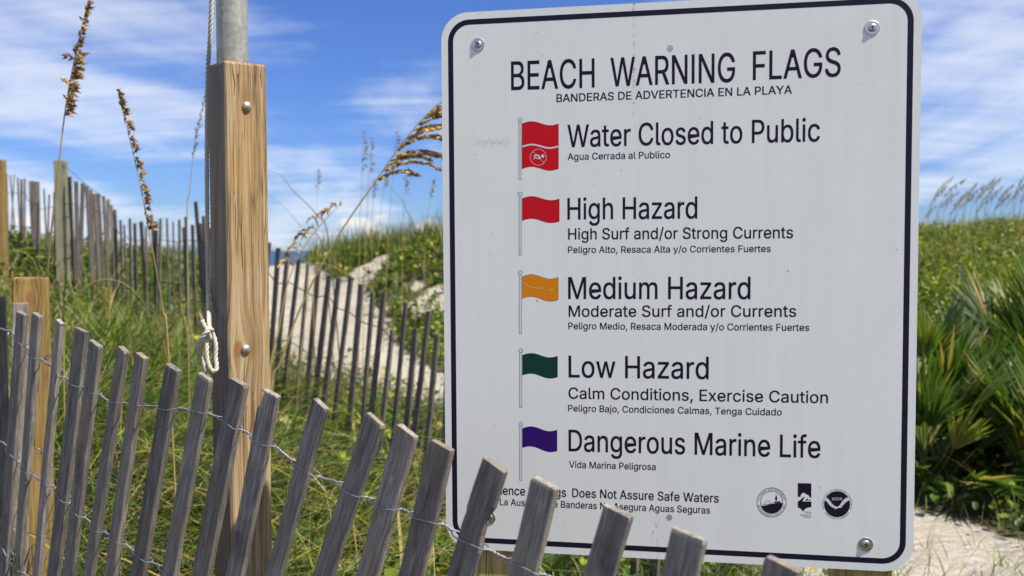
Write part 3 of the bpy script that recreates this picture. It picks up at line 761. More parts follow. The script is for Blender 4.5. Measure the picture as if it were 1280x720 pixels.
def flag(x0, x1, ya, yb, yc, yd, amp, mat, ball, poley, split=None):
    root = sign
    shape = wave(x0, x1, ya, yb, amp)+wave(x0, x1, yc, yd, amp, rev=True)
    e = .35
    edge = wave(x0-e, x1+e, ya-e, yb-e, amp)+wave(x0-e, x1+e, yc+e, yd+e, amp, rev=True)
    V, F = flat([[px2s(edge)]], .00006); ed = part('flag_symbol_outline', V, F, M_ink, root, matrix=SM)
    V, F = flat([[px2s(shape)]], .00012); fo = part('flag_symbol', V, F, mat, root, matrix=SM)
    bx, by = ball
    dark = [[px2s(disc(bx, by, 2.75)), px2s(disc(bx, by, 2.2)[::-1])]]
    xl, xr = bx-1.5, bx+1.55
    dark += [[px2s([(xl, by+3), (xl+.45, by+3), (xl+.45, poley-.4), (xr-.45, poley-.4), (xr-.45, by+3), (xr, by+3), (xr, poley), (xl, poley)])]]
    V, F = flat(dark, .00012); part('staff_outline', V, F, M_ink, root, matrix=SM)
    V, F = flat([[px2s(disc(bx, by, 2.2))], [px2s([(xl+.45, by+3), (xr-.45, by+3), (xr-.45, poley-.4), (xl+.45, poley-.4)])]], .00008)
    part('staff_symbol', V, F, M_pole, root, matrix=SM)
    return fo
flag(652.6, 698, 154.7, 154.2, 211, 210.2, 2.6, M_red, (650, 149.8), 224.7)
flag(652.9, 699, 248.2, 248, 275.6, 276, 2.6, M_red, (650.2, 242.5), 319.4)
flag(653, 697.6, 346, 346, 373, 374, 2.8, M_orange, (650.4, 340.6), 417.5)
flag(653.2, 696.8, 444.2, 444.6, 468.9, 470.6, 2.6, M_green, (650.9, 438.1), 509.4)
flag(653.2, 696.2, 535.6, 537, 559.4, 563, 2.6, M_purple, (650.9, 530.3), 600.6)
V, F = flat([[px2s(stroke(wave(652.6, 698, 183.4, 182.4, 2.4), 1.9))]], .00018)
part('white_wave_band', V, F, M_white, sign, matrix=SM)
cx, cy = 672.9, 196.5
polys = [[px2s(disc(cx, cy, 10.4, 28)), px2s(disc(cx, cy, 9.75, 28)[::-1])], [px2s(stroke([(cx-7.2, cy-7.0), (cx+7.2, cy+7.0)], .55))]]
V, F = flat(polys, .00018); part('prohibition_ring', V, F, M_pink, sign, matrix=SM)
polys = [[px2s(stroke([(cx-5.6, cy-.6), (cx-2.8, cy-3.2), (cx+.4, cy-2.0), (cx+2.6, cy+1.2)], 1.5))], [px2s(stroke([(cx-6, cy+2.2), (cx-3.2, cy+.4), (cx-.5, cy+1.8), (cx+3.2, cy+1.6)], 1.2))], [px2s(disc(cx+5.6, cy-1.4, 2.0, 14))]]
V, F = flat(polys, .00022); part('swimmer_symbol', V, F, M_white, sign, matrix=SM)
V, F = flat([[px2s(stroke([(654, 353.2), (658, 356), (664, 359.2), (671, 360.2), (679, 360.4)], .5))], [px2s(stroke([(687, 361.6), (692, 363)], .7))]], .00018)
part('scratch', V, F, simple('pale_scratch', (0.8, 0.6, 0.4)), sign, matrix=SM)

# seals at the bottom right
def ring_text(s, cx, cy, r, a0, a1, cap, inward=False):
    W = text_width(s); out = []
    def fn(x, y):
        t = x/W; a = R(a0+(a1-a0)*t); rr = r+(-(y/CAPH*cap) if inward else y/CAPH*cap)
        return sl(cx+rr*math.sin(a), cy-rr*math.cos(a))
    return text_polys(s, fn)
cx, cy = 964.5, 628
polys = [[px2s(disc(cx, cy, 18.6, 40)), px2s(disc(cx, cy, 17.9, 40)[::-1])], [px2s(disc(cx, cy, 14.2, 36)), px2s(disc(cx, cy, 13.6, 36)[::-1])]]
polys += ring_text("FLORIDA DEPARTMENT", cx, cy, 14.9, -82, 82, 2.3)
polys += ring_text("ENVIRONMENTAL PROTECTION", cx, cy, 17.3, 258, 102, 2.3, True)
land = [(cx-13.2, cy+4.4)]+[(cx-13.2+26.6*t, cy+4.4-2.2*t-3.2*math.sin(t*2.6)*t) for t in (.2, .4, .6, .8, 1)]
land += [(cx+13.6*math.cos(a), cy+13.6*math.sin(a)) for a in [R(k) for k in range(8, 160, 12)]]
polys += [[px2s(land)]]
polys += [[px2s(stroke([(cx-13.4, cy+1.6), (cx-9, cy+2.4), (cx-4, cy+2.2), (cx, cy+1.2)], .5))]]
polys += [[px2s(stroke([(cx-4.6+4.2*math.cos(R(a)), cy+2-4*math.sin(R(a))) for a in range(0, 181, 15)], .45))]]
polys += [[px2s([(cx+4.6, cy-6.5), (cx+5.6, cy-9.8), (cx+7, cy-6.4), (cx+7.2, cy-3.8), (cx+6, cy-2.4), (cx+6, cy-.6), (cx+5.4, cy-.6), (cx+5.3, cy-2.6), (cx+4.2, cy-4.2)])]]
polys += [[px2s([(cx+2.4, cy-.4), (cx+5, cy-1.4), (cx+8, cy-1.2), (cx+10.6, cy-2), (cx+11.4, cy+.2), (cx+3, cy+.4)])]]
V, F = flat(polys, .00008); part('round_seal', V, F, M_ink, sign, matrix=SM)
x0, x1 = 997.2, 1014.2
polys = [[px2s([(x0, 603.8), (x1, 604.2), (x1, 622.5), (1011.8, 621), (1010, 618.2), (1007.5, 618), (1006, 616), (1003.4, 616), (1001.2, 618.4), (1000.6, 621), (x0, 621)])],
         [px2s([(997.2, 627.2), (1000.6, 624.6), (1004, 621.6), (1006.4, 621.2), (1004.6, 624), (1003, 626.6), (1014.2, 627), (1014.2, 634), (1009.6, 634.4), (1006, 636.4), (1004, 639.6), (1002, 637), (999.6, 635), (997.2, 634.6)])],
         [px2s([(1006.8, 625.6), (1009.2, 622.4), (1010.4, 625.8)])], [px2s([(1010.8, 625.8), (1012.4, 623.6), (1013.6, 625.9)])]]
u = lambda s, p0, p1, cap: line_polys(s, p0, p1, cap)
polys += u("Coastal", (1005.4, 641.6), (1014, 641.8), 2.9)+u("Management", (1000, 644.6), (1014, 644.9), 1.9)+u("Program", (1004.6, 647.2), (1014, 647.5), 2.0)
V, F = flat(polys, .00008); part('coastal_emblem', V, F, M_ink, sign, matrix=SM)
cx, cy = 1046.4, 630.2
V, F = flat([[px2s(disc(cx, cy, 16.3, 40))]]+ring_text("NATIONAL OCEANIC AND ATMOSPHERIC ADMINISTRATION", cx, cy, 17.0, -112, 112, 1.9)+ring_text("DEPARTMENT OF COMMERCE", cx, cy, 19.0, 236, 124, 1.9, True), .00008)
part('agency_seal', V, F, M_ink, sign, matrix=SM)
bird = [(cx-15.9, cy-5.6), (cx-13.6, cy-8.6), (cx-10, cy-5.6), (cx-6.4, cy-.6), (cx-3, cy+2.4), (cx+.6, cy+3.2), (cx+3, cy+1.6), (cx+6.6, cy-3.8), (cx+10, cy-7.2), (cx+14, cy-8.6), (cx+15.8, cy-5.2), (cx+11, cy-2.6), (cx+7.6, cy+1.2), (cx+4.8, cy+3.4), (cx+6.8, cy+4.0), (cx+1, cy+5.0), (cx-3.6, cy+6.6), (cx-2.2, cy+5.0), (cx-5.2, cy+4.6), (cx-9.2, cy+1.6), (cx-12.4, cy-2.6)]
polys = [[px2s(bird)]]+line_polys("NOAA", (cx-6.2, cy-4.6), (cx+6.4, cy-4.9), 3.9)
V, F = flat(polys, .00016); part('seabird_symbol', V, F, M_white, sign, matrix=SM)
for (px, py, mt) in ((838, 60, M_cap), (837, 646.3, M_capg)):
    u0, v0 = sl(px, py)
    P = disc(u0, v0, .0048, 18)
    V = [(a, -.0003, b) for a, b in P]+[(a, 0, b) for a, b in P]
    part('plastic_cap', V, [tuple(range(18))]+[(i, 18+i, 18+(i+1) % 18, (i+1) % 18) for i in range(18)], mt, sign, matrix=SM)

def lathe(prof, n=24):
    """profile (radius, out) revolved about the local -Y axis"""
    V = [(r*math.cos(2*math.pi*k/n), -h, r*math.sin(2*math.pi*k/n)) for r, h in prof for k in range(n)]
    F = [(i*n+k, i*n+(k+1) % n, (i+1)*n+(k+1) % n, (i+1)*n+k) for i in range(len(prof)-1) for k in range(n)]
    F.append(tuple((len(prof)-1)*n+k for k in range(n)))
    return V, F
for px, py in ((597.3, 55.8), (1090.2, 34.8), (1082.2, 680.4), (611.5, 647)):
    u0, v0 = sl(px, py)
    M = SM @ Matrix.Translation((u0, 0, v0)) @ Matrix.Rotation(R(rs.uniform(0, 360)), 4, 'Y')
    V, F = lathe([(.0112, 0), (.0112, .0007), (.0106, .0010), (.0055, .0010)])
    wsh = part('washer', V, F, M_steel, sign, matrix=M)
    V, F = lathe([(.0066, .0009), (.0062, .0018), (.0050, .0025), (.0034, .0029), (.0018, .0030)])
    sc = part('screw', V, F, M_steel, sign, smooth=True, matrix=M)
    V, F = join(box(-.0030, .0030, -.0033, -.0027, -.0008, .0008), box(-.0008, .0008, -.0034, -.0028, -.0030, .0030))
    part('screw_slot', V, F, M_socket, sign, matrix=M)

def post_mesh(hw, L, seed, top_slope=0.0):
    """square post with eased edges, slightly uneven sides"""
    r = random.Random(seed)
    c = .004
    prof = [(-hw+c, -hw), (hw-c, -hw), (hw, -hw+c), (hw, hw-c), (hw-c, hw), (-hw+c, hw), (-hw, hw-c), (-hw, -hw+c)]
    zs = [0]+[L*k/14 for k in range(1, 14)]+[L-.03, L-.006, L]
    V, F = [], []
    for zi in zs:
        j = 1+0.012*noise.noise(Vector((seed, zi*3, 0)))
        s = .965 if zi == L else 1.0
        for x, y in prof:
            zz = zi
            if zi > L-.02: zz += r.uniform(-.0015, .0015)+top_slope*x
            V.append((x*j*s+.0008*r.uniform(-1, 1), y*j*s+.0008*r.uniform(-1, 1), zz))
    for i in range(len(zs)-1):
        for k in range(8): F.append((i*8+k, i*8+(k+1) % 8, (i+1)*8+(k+1) % 8, (i+1)*8+k))
    F.append(tuple((len(zs)-1)*8+k for k in range(8)))
    return V, F
for px in (626, 1084):
    o = hit(px, 706, SC+SYb*(.003+.0445-.0445), SYb)
    b = o+SYb*.049
    topz = SC.z+.40
    zb = hz(b.x, b.y)-.3
    V, F = post_mesh(.0445, topz-zb, px)
    X_ = Vector((SX.x, SX.y, 0)).normalized(); Y_ = Vector((-X_.y, X_.x, 0))
    if px > 900:
        a = R(-5); X_ = Vector((X_.x*math.cos(a)-X_.y*math.sin(a), X_.x*math.sin(a)+X_.y*math.cos(a), 0)); Y_ = Vector((-X_.y, X_.x, 0)); b = b+SYb*.004
    part('post', V, F, M_signpost, sign, matrix=frame(X_, Y_, Vector((0, 0, 1)), Vector((b.x, b.y, zb))))

# ------------------------------------------------------------------ flag pole on its timber post
PC = at(296, 82, 1.78)
ptop = PC.z
yaw = R(41)
nf = Vector((math.sin(yaw), -math.cos(yaw), 0)); nl = Vector((-math.cos(yaw), -math.sin(yaw), 0))
pg = hz(PC.x, PC.y)
fp = empty('flagpole', (PC.x, PC.y, pg))
tag(fp, 'tan timber post carrying a grey metal flagpole left of the sign', 'flagpole')
zb = pg-.35
lean = Matrix.Rotation(R(-0.15), 4, 'Y')
PMt = frame(-nl, -nf, Vector((0, 0, 1)), Vector((PC.x, PC.y, zb)))
V, F = post_mesh(.0445, ptop-zb, 77, top_slope=0.02)
Lp = ptop-zb
knz = at(287.5, 436, 1.74).z-zb
# shift vertices so that the knot of the timber sits where the material expects it (0.862 above the mesh origin)
sh_ = .862-knz
V = [(x, y, z+sh_) for x, y, z in V]
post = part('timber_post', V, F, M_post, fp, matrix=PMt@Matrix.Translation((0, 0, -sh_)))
for px, py in ((308.3, 133), (307, 436.5)):
    P = hit(px, py, PC+nf*.0445, nf)
    M = frame(-nl, -nf, Vector((0, 0, 1)), P)
    V, F = lathe([(.0100, -.001), (.0099, .0012), (.0088, .0040), (.0064, .0062), (.0032, .0073), (.0010, .0076)])
    part('bolt', V, F, M_bolt, fp, smooth=True, matrix=M)
# long drying cracks standing in the face of the post
M_crack = simple('dark_crack', (0.03, 0.018, 0.01), 0.9)
def crack(pts, w):
    P = []
    for i, (px, py) in enumerate(pts):
        q = hit(px, py, PC+nf*.0449, nf); P.append(q)
    V, F = [], []
    dirx = -nl
    for i, q in enumerate(P):
        ww = w*math.sin(math.pi*(i+.35)/(len(P)-.3))
        V += [q-dirx*ww, q+dirx*ww]
    F = [(2*i, 2*i+1, 2*i+3, 2*i+2) for i in range(len(P)-1)]
    return V, F
crk = [([(302.5, 240), (302.7, 275), (301.5, 305), (303, 330), (302.4, 352), (303.6, 380), (303.4, 405), (305.2, 427)], .0008),
       ([(305.5, 446), (305.2, 480), (304.6, 520), (305.4, 580), (304.6, 640)], .0009), ([(287.2, 441), (286.8, 452), (287.6, 462)], .0007),
       ([(290.2, 79), (291.5, 92), (293.2, 104), (292.4, 120)], .0009), ([(326.5, 79), (326, 95), (327.2, 108)], .0008),
       ([(292.5, 150), (292, 200), (293, 250), (292.6, 262)], .0005), ([(318, 500), (317.2, 560), (318.6, 620), (318, 700)], .0006)]
for p, ww in crk:
    V, F = crack(p, ww); part('crack', V, F, M_crack, fp)
# pipe let into the top of the post
a = at(290.5, 70, PC.y+.004)
b = at(289.3, -40, PC.y+.004)
d = (b-a).normalized()
pp = [a-Vector((0, 0, .10)), a, a+d*2.2]
V, F = tube([pp[0], pp[1], pp[1]+d*1.0, pp[2]], .0310, 40)
part('pipe', V, F, M_galv, fp, smooth=True)

# ------------------------------------------------------------------ rope with its knot
def rope_mesh(P, rad, pitch=6.5, step=.0022, ns=6):
    L = [0]
    for i in range(1, len(P)): L.append(L[-1]+(P[i]-P[i-1]).length)
    n = max(4, int(L[-1]/step)); pts = []
    j = 0
    for k in range(n+1):
        s = L[-1]*k/n
        while j < len(L)-2 and L[j+1] < s: j += 1
        t = (s-L[j])/max(1e-9, L[j+1]-L[j]); pts.append(P[j].lerp(P[j+1], t))
    u = (pts[1]-pts[0]).normalized().orthogonal().normalized()
    fr = []
    for i in range(len(pts)):
        t = (pts[min(i+1, n)]-pts[max(i-1, 0)]).normalized()
        u = (u-t*u.dot(t)).normalized(); fr.append((u.copy(), t.cross(u)))
    out = []
    for st in range(3):
        Q = []
        for i, p in enumerate(pts):
            a = 2*math.pi*(i*L[-1]/n/(pitch*rad)+st/3)
            Q.append(p+(fr[i][0]*math.cos(a)+fr[i][1]*math.sin(a))*rad*.5)
        out.append(tube(Q, rad*.56, ns))
    return join(*out)
rope = empty('rope', at(262, 430, 1.73))
tag(rope, 'white twisted halyard rope ending in a knot beside the timber post', 'rope')
K = 1.708
kp = [(265.5, -60, 1.735), (264.5, 0, 1.735), (262.4, 50, 1.75), (259.6, 95, 1.792), (258.6, 200, 1.798), (259.4, 300, 1.79), (260.4, 370, 1.775), (261, 394, 1.735), (262.2, 410, K-.014), (267, 420, K-.012), (269.6, 432, K-.013), (269.2, 446, K-.014), (270.6, 456, K-.018), (269.8, 463, K-.022), (265, 463.5, K-.026), (260.6, 456, K-.028), (258.6, 446, K-.028), (258.2, 434, K-.026), (259.6, 424, K-.020), (263.6, 417, K-.012), (264.6, 412.5, K-.020), (260.6, 412.6, K-.033), (255, 419, K-.036), (250.6, 427, K-.032), (248.6, 436, K-.024), (249, 445, K-.012), (253, 452, K-.006), (256, 462, K-.004), (256.8, 472, K), (256.6, 486, K+.002)]
pts = spline([at(*k) for k in kp], 8)
V, F = rope_mesh(pts, .0045)
part('twisted_line', V, F, M_rope, rope, smooth=True)
tl = spline([at(263.6, 424, K-.024), at(260, 414, K-.030), at(255.4, 407, K-.030), at(252.6, 400, K-.028)], 8)
V, F = rope_mesh(tl, .0040)
part('tail', V, F, M_rope, rope, smooth=True)
V, F = join(tube([at(252.6, 400.5, K-.028), at(250.4, 394.5, K-.027), at(249, 391, K-.026)], [.0036, .0026, .0008], 8), tube([at(252.8, 400, K-.028), at(251.4, 393, K-.025)], [.002, .0006], 6))
part('frayed_end', V, F, M_ropeend, rope)

# ------------------------------------------------------------------ pickets
def picket_mesh(L, wd, th, seed, nz=7, cham=.0012, notches=()):
    r = random.Random(seed)
    zs = sorted(set([0]+[L*k/nz for k in range(1, nz)]+[L-.004, L]+[zz for z0, z1, s, dep in notches for zz in (z0, (z0*2+z1)/3, (z0+z1*2)/3, z1)]))
    V, F = [], []
    b1, b2 = r.uniform(-.006, .006), r.uniform(-.005, .005)
    sl_ = r.uniform(-.06, .06)
    tw = r.uniform(-.06, .06)
    for z in zs:
        t = z/L
        ox, oy = b1*math.sin(math.pi*t), b2*math.sin(math.pi*t*1.3+.4)
        wl = -wd/2+r.uniform(-.0011, .0011); wr = wd/2+r.uniform(-.0011, .0011)
        for z0, z1, s, dep in notches:
            if z0 <= z <= z1:
                q = dep*(.5+.5*r.random()) if z0 < z < z1 else 0
                if s < 0: wl += q
                else: wr -= q
        h = th/2*(1+r.uniform(-.06, .06))
        c = cham
        if z == L: wl += .0008; wr -= .0008; h -= .0006
        prof = [(wl+c, -h), (wr-c, -h), (wr, -h+c), (wr, h-c), (wr-c, h), (wl+c, h), (wl, h-c), (wl, -h+c)]
        a = tw*(t-.5)
        for x, y in prof:
            zz = z+(sl_*x+r.uniform(-.0006, .0006) if z > L-.005 else 0)
            V.append((ox+x*math.cos(a)-y*math.sin(a), oy+x*math.sin(a)+y*math.cos(a), zz))
    n = len(zs)
    for i in range(n-1):
        for k in range(8): F.append((i*8+k, i*8+(k+1) % 8, (i+1)*8+(k+1) % 8, (i+1)*8+k))
    F.append(tuple((n-1)*8+k for k in range(8)))
    F.append(tuple(range(7, -1, -1)))
    return V, F

# near fence: a vertical plane running from the lower right to the left
FA = Vector((.114, .93, 0)); FB = Vector((-.786, 1.66, 0))
FD = (FA-FB).normalized()                        # towards the right and the camera
FN = Vector((FD.y, -FD.x, 0)).normalized()       # faces the camera
if FN.y > 0: FN = -FN
NEAR = [ # top x, top y, bottom x at the lower reference row, that row, notches
 (-28, 352, -44, 720), (-10, 360, -24, 720), (28.5, 391, 6, 712), (47, 393, 21, 720), (78, 402, 44, 720), (101.5, 412, 66, 720), (123, 429, 85, 720), (155, 436, 112, 720), (180, 444, 140, 720), (217, 459, 174, 720),
 (256, 470, 210, 720), (297, 477, 250, 720), (340, 490, 295, 720), (404, 504, 346, 720), (467, 524, 405, 720), (507, 538, 457, 720), (554, 556, 513, 720),
 (617, 581, 575, 720), (681, 604, 651, 720), (771, 639, 747, 720), (860, 668, 846, 720), (981, 704, 977, 720)]
gmid = (FA+FB)/2
nfence = empty('picket_fence', (gmid.x, gmid.y, hz(gmid.x, gmid.y)))
tag(nfence, 'near grey weathered picket fence leaning in front of the sign', 'fence')
centre = []
for i, (tx, ty, bx, by) in enumerate(NEAR):
    T0 = hit(tx, ty, FA, FN); B0 = hit(bx, by, FA, FN)
    ax = (T0-B0).normalized()
    if i == 20: ax = (Vector((0, 0, 1))+FD*.22).normalized()
    if i == 21: ax = (Vector((0, 0, 1))+FD*.20).normalized()
    L = 1.22
    O = T0-ax*L
    xd = ax.cross(FN); xd = xd if xd.dot(FD) > 0 else -xd
    yw = R(rs.uniform(-7, 7))
    if i == 7: yw = R(-6)
    yd = -FN
    X2 = xd*math.cos(yw)+yd*math.sin(yw); Y2 = yd*math.cos(yw)-xd*math.sin(yw)
    nt = {12: [(L-.035, L-.001, -1, .010)], 17: [(L-.115, L-.05, 1, .006)]}.get(i, [])
    V, F = picket_mesh(L, rs.uniform(.034, .040), rs.uniform(.0095, .012), 100+i, 16, notches=nt)
    o = part('picket', V, F, M_picket, nfence, matrix=frame(X2, Y2, ax, O))
    centre.append((O, ax))
# post at the far end of the near fence with two boards on it
P = at(38.5, 347, 2.32)
yw = R(26)
X_ = Vector((math.cos(yw), math.sin(yw), 0)); Y_ = Vector((-X_.y, X_.x, 0))
zg = hz(P.x, P.y)
V, F = post_mesh(.0425, 1.13, 31)
o = part('fence_post', V, F, M_ypost, nfence, matrix=frame(X_, Y_, Vector((0, 0, 1)), Vector((P.x, P.y, P.z-1.13))))
o['label'] = 'yellowish timber post with a knot behind the left end of the pickets'
for tx, ty, bx, dep, off, k in ((35.3, 379, 30, 2.235, 0, 1), (4.5, 371, 3, 2.12, 0, 2), (-14, 368, -20, 2.1, 0, 3)):
    T0 = at(tx, ty, dep); B0 = at(bx, 720, dep); ax = (T0-B0).normalized()
    V, F = picket_mesh(1.2, .0375, .011, 300+k, 7)
    part('picket', V, F, M_picket, nfence, matrix=frame(X_, Y_, ax, T0-ax*1.2))

def fence_uv(p): return (p-FA).dot(FD), p.z
cuv = []
for O, ax in centre:
    cuv.append(((O-FA).dot(FD), O.z, ax.dot(FD), ax.z))
def twisted_wire(pix):
    """two strands twisted between the pickets, one passing each side of every picket"""
    W = [hit(px, py, FA, FN) for px, py in pix]
    W = spline(W, 6)
    Q = sorted([( (p-FA).dot(FD), p.z) for p in W])
    us = np.array([q[0] for q in Q]); vs = np.array([q[1] for q in Q])
    cross = []
    for (u0, z0, du, dz) in cuv:
        z = np.interp(u0, us, vs)
        for _ in range(6): uc = u0+du*(z-z0)/dz; z = np.interp(uc, us, vs)
        cross.append(uc)
    cross = np.array(cross)
    n = int((us[-1]-us[0])/.0012)
    A, B = [], []
    ph = 0
    for k in range(n+1):
        u = us[0]+(us[-1]-us[0])*k/n; v = np.interp(u, us, vs)+.0012*math.sin(u*90)+.0014*noise.noise(Vector((u*25, 0, 0)))
        d = np.abs(cross-u).min()
        t = min(1, max(0, (d-.021)/.014)); t = t*t*(3-2*t)
        ph += .0012*(2*math.pi/.0125)*t
        aw, av = math.cos(ph), math.sin(ph)
        if t <= 0:                      # keep strand A in front while passing a picket
            ph = math.pi*2*round(ph/(2*math.pi)); aw, av = 1, 0
        r1 = .0015*t; r2 = .0076*(1-t)
        base = FA+FD*u; base.z = v
        A.append(base+FN*(aw*r1+r2)+Vector((0, 0, av*r1)))
        B.append(base-FN*(aw*r1+r2)-Vector((0, 0, av*r1)))
    return join(tube(A, .00105, 5), tube(B, .00105, 5))
W1 = [(-30, 408), (9, 413), (18, 420), (29, 429), (38, 441), (55, 452), (72, 461), (85, 475), (120, 491), (135, 501), (175, 506), (210, 511), (240, 512.5), (270, 520), (295, 533), (317, 547), (340, 558), (370, 578), (393, 592), (423, 605), (467, 627), (493, 636), (517, 643), (540, 650), (575, 669), (605, 685), (640, 701), (685, 719), (730, 738), (800, 775)]
W2 = [(-30, 540), (0, 552), (15, 565), (35, 590), (65, 607), (78, 621), (90, 632), (120, 660), (150, 677), (185, 700), (220, 720), (270, 752), (330, 790)]
W3 = [(-30, 660), (0, 673), (14, 697), (30, 716), (60, 742), (120, 800)]
for W in (W1, W2, W3):
    V, F = twisted_wire(W)
    part('wire', V, F, M_wire, nfence, smooth=True)
# loose wire ends wound at the post
for pts_ in ([(55, 450, 1.86), (58, 445, 1.85), (66, 443, 1.84), (60, 448, 1.86), (50, 452, 1.87), (46, 446, 1.9)], [(12, 412, 1.98), (10, 420, 1.97), (13, 430, 1.98), (18, 436, 2.0)], [(45, 560, 1.86), (50, 562, 1.86), (52, 567, 1.87), (46, 566, 1.89)]):
    V, F = tube(spline([at(*q) for q in pts_], 6), .0011, 5)
    part('wire_end', V, F, M_wire, nfence, smooth=True)

# ------------------------------------------------------------------ far fence, one long line of old pickets
ffence = empty('sand_fence', (at(140, 300, 8.1).x, 8.1, hz(at(140, 300, 8.1).x, 8.1)))
tag(ffence, 'long brown-grey slatted sand fence winding over the dune behind the posts', 'fence')
FAR = []   # top x, top y, depth
for x, y in ((8, 217), (13, 219), (17.5, 218), (22, 222), (27, 224), (31.5, 223), (36, 226), (40, 226), (46, 231)):
    FAR.append((x, y, 9.4-(x-8)/38*1.0))
for x, y in ((49, 252), (55, 236), (61, 243), (68, 240)):
    FAR.append((x, y, 8.3-(x-49)/20*.75))
for x, y in ((86.5, 221), (95, 227), (103, 229), (108, 232.5), (113, 237), (118, 242), (124, 242), (130, 245), (135, 249), (139.5, 256), (143, 262)):
    FAR.append((x, y, 7.3+(x-86)/57*.85))
for x, y in ((150, 275), (156, 281), (162, 273), (169, 279), (177, 277), (182, 283), (189, 268), (195, 277), (201, 273), (209, 273), (216.5, 277), (224, 274.5), (230, 284), (233, 271), (240, 281), (245, 252), (251, 279), (254.5, 270), (263, 285), (272, 281), (283, 290), (293, 287), (303, 296), (314, 293), (325, 301)):
    FAR.append((x, y, 8.1-(x-150)/186*2.75))
for x, y in ((336, 303), (348, 310), (360, 315), (373, 324), (385, 329), (397, 338), (411, 344), (423, 348), (438, 346), (452, 355), (467, 366), (479, 366), (490, 412), (508, 378), (520, 411), (536, 389), (547, 418)):
    FAR.append((x, y, 5.30-(x-336)/211*1.2))
for x, y in ((562, 410), (577, 425), (592, 428), (608, 440), (624, 441), (641, 460), (659, 458), (677, 470), (696, 480), (716, 484), (737, 500), (758, 506), (781, 520), (804, 528), (829, 545)):
    FAR.append((x, y, 4.02-(x-562)/267*1.0))
tops = [at(*q) for q in FAR]
for i, (x, y, dd) in enumerate(FAR):
    T0 = tops[i]
    g = hz(T0.x, T0.y)
    L = max(T0.z-g+.06, .5)
    a, b = tops[max(i-1, 0)], tops[min(i+1, len(tops)-1)]
    dr = Vector((b.x-a.x, b.y-a.y, 0)).normalized()
    lx = rs.gauss(.04 if x > 330 else .0, .03)
    if 336 <= x <= 560: lx = .105+rs.gauss(0, .015)
    ax = (Vector((0, 0, 1))+Vector((lx, 0, 0))+dr*rs.gauss(0, .01)).normalized()
    n_ = dr.cross(ax).normalized(); xd = ax.cross(n_).normalized()
    if xd.dot(dr) < 0: xd = -xd
    yd = ax.cross(xd)
    yw = R(rs.uniform(-14, 14))
    X2 = xd*math.cos(yw)+yd*math.sin(yw); Y2 = ax.cross(X2)
    V, F = picket_mesh(L, rs.uniform(.040, .052) if x < 330 else rs.uniform(.034, .042), rs.uniform(.010, .014), 500+i, 3, cham=.001)
    if rs.random() < .25: V = [(vx*(.8 if vz > L*.97 else 1), vy, vz) for vx, vy, vz in V]
    part('picket', V, F, M_farpicket, ffence, matrix=frame(X2, Y2, ax, T0-ax*L))
for px, py, dd, hw, mt, lab in ((76, 201, 7.38, .0445, M_oldpost, 'tall mossy grey post standing above the far slats'), (-2, 200, 7.0, .0445, M_ypost, 'tan post cut off by the left edge'), (43.5, 227, 8.5, .034, M_shabby, None)):
    P = at(px, py, dd); g = hz(P.x, P.y)-.1
    V, F = post_mesh(hw, P.z-g, int(px)+9)
    yw = R(12); X_ = Vector((math.cos(yw), math.sin(yw), 0)); Y_ = Vector((-X_.y, X_.x, 0))
    o = part('fence_post', V, F, mt, ffence, matrix=frame(X_, Y_, Vector((0, 0, 1)), Vector((P.x, P.y, g))))
    if lab: o['label'] = lab
for dz, mt in ((.17, 0), (.52, 0)):
    P = []
    for i, t in enumerate(tops):
        ref = np.mean([tops[j].z for j in range(max(0, i-3), min(len(tops), i+4))])
        P.append(Vector((t.x-.006, t.y-.012+.006*(i % 2), ref-dz-(.05*math.sin(i*.9) if i % 5 == 0 else 0))))
    V, F = tube(spline(P, 3), .0032, 5)
    part('wire', V, F, M_rust, ffence, smooth=True)
V, F = tube(spline([at(79, 205, 7.34), at(92, 217, 7.35), at(108, 231, 7.5), at(125, 244, 7.7), at(138, 262, 7.95), at(148, 292, 8.05)], 4), .0026, 5)
part('wire', V, F, M_rust, ffence, smooth=True)

# ------------------------------------------------------------------ plants
rn = np.random.default_rng(11)
def blades(P, H, W, az, lean, droop, col, seg=4, twist=None):
    n = len(P)
    t = np.linspace(0, 1, seg+1)[None, :, None]
    d = np.stack([np.cos(az), np.sin(az), np.zeros(n)], 1)[:, None, :]
    H_ = H[:, None, None]; ln = lean[:, None, None]; dr = droop[:, None, None]
    up = np.array([0, 0, 1.0])[None, None, :]
    path = P[:, None, :] + up*H_*(t-0.55*dr*t**2.4) + d*H_*(ln*t+dr*0.75*t**2)
    tw = az+math.pi/2 if twist is None else az+math.pi/2+twist
    wd = np.stack([np.cos(tw), np.sin(tw), np.zeros(n)], 1)[:, None, :]
    prof = np.clip(1-t**1.8, 0, 1)*(0.55+0.45*np.minimum(1, t*5))
    off = wd*W[:, None, None]*0.5*prof
    V = np.concatenate([path-off, path+off], 2).reshape(n, seg+1, 2, 3).reshape(-1, 3)
    b = (np.arange(n)*(seg+1)*2)[:, None, None]
    s = (np.arange(seg)*2)[None, :, None]
    F = (b+s+np.array([0, 1, 3, 2])[None, None, :]).reshape(-1, 4)
    c = np.repeat(col, (seg+1)*2, axis=0)
    return V, F, c
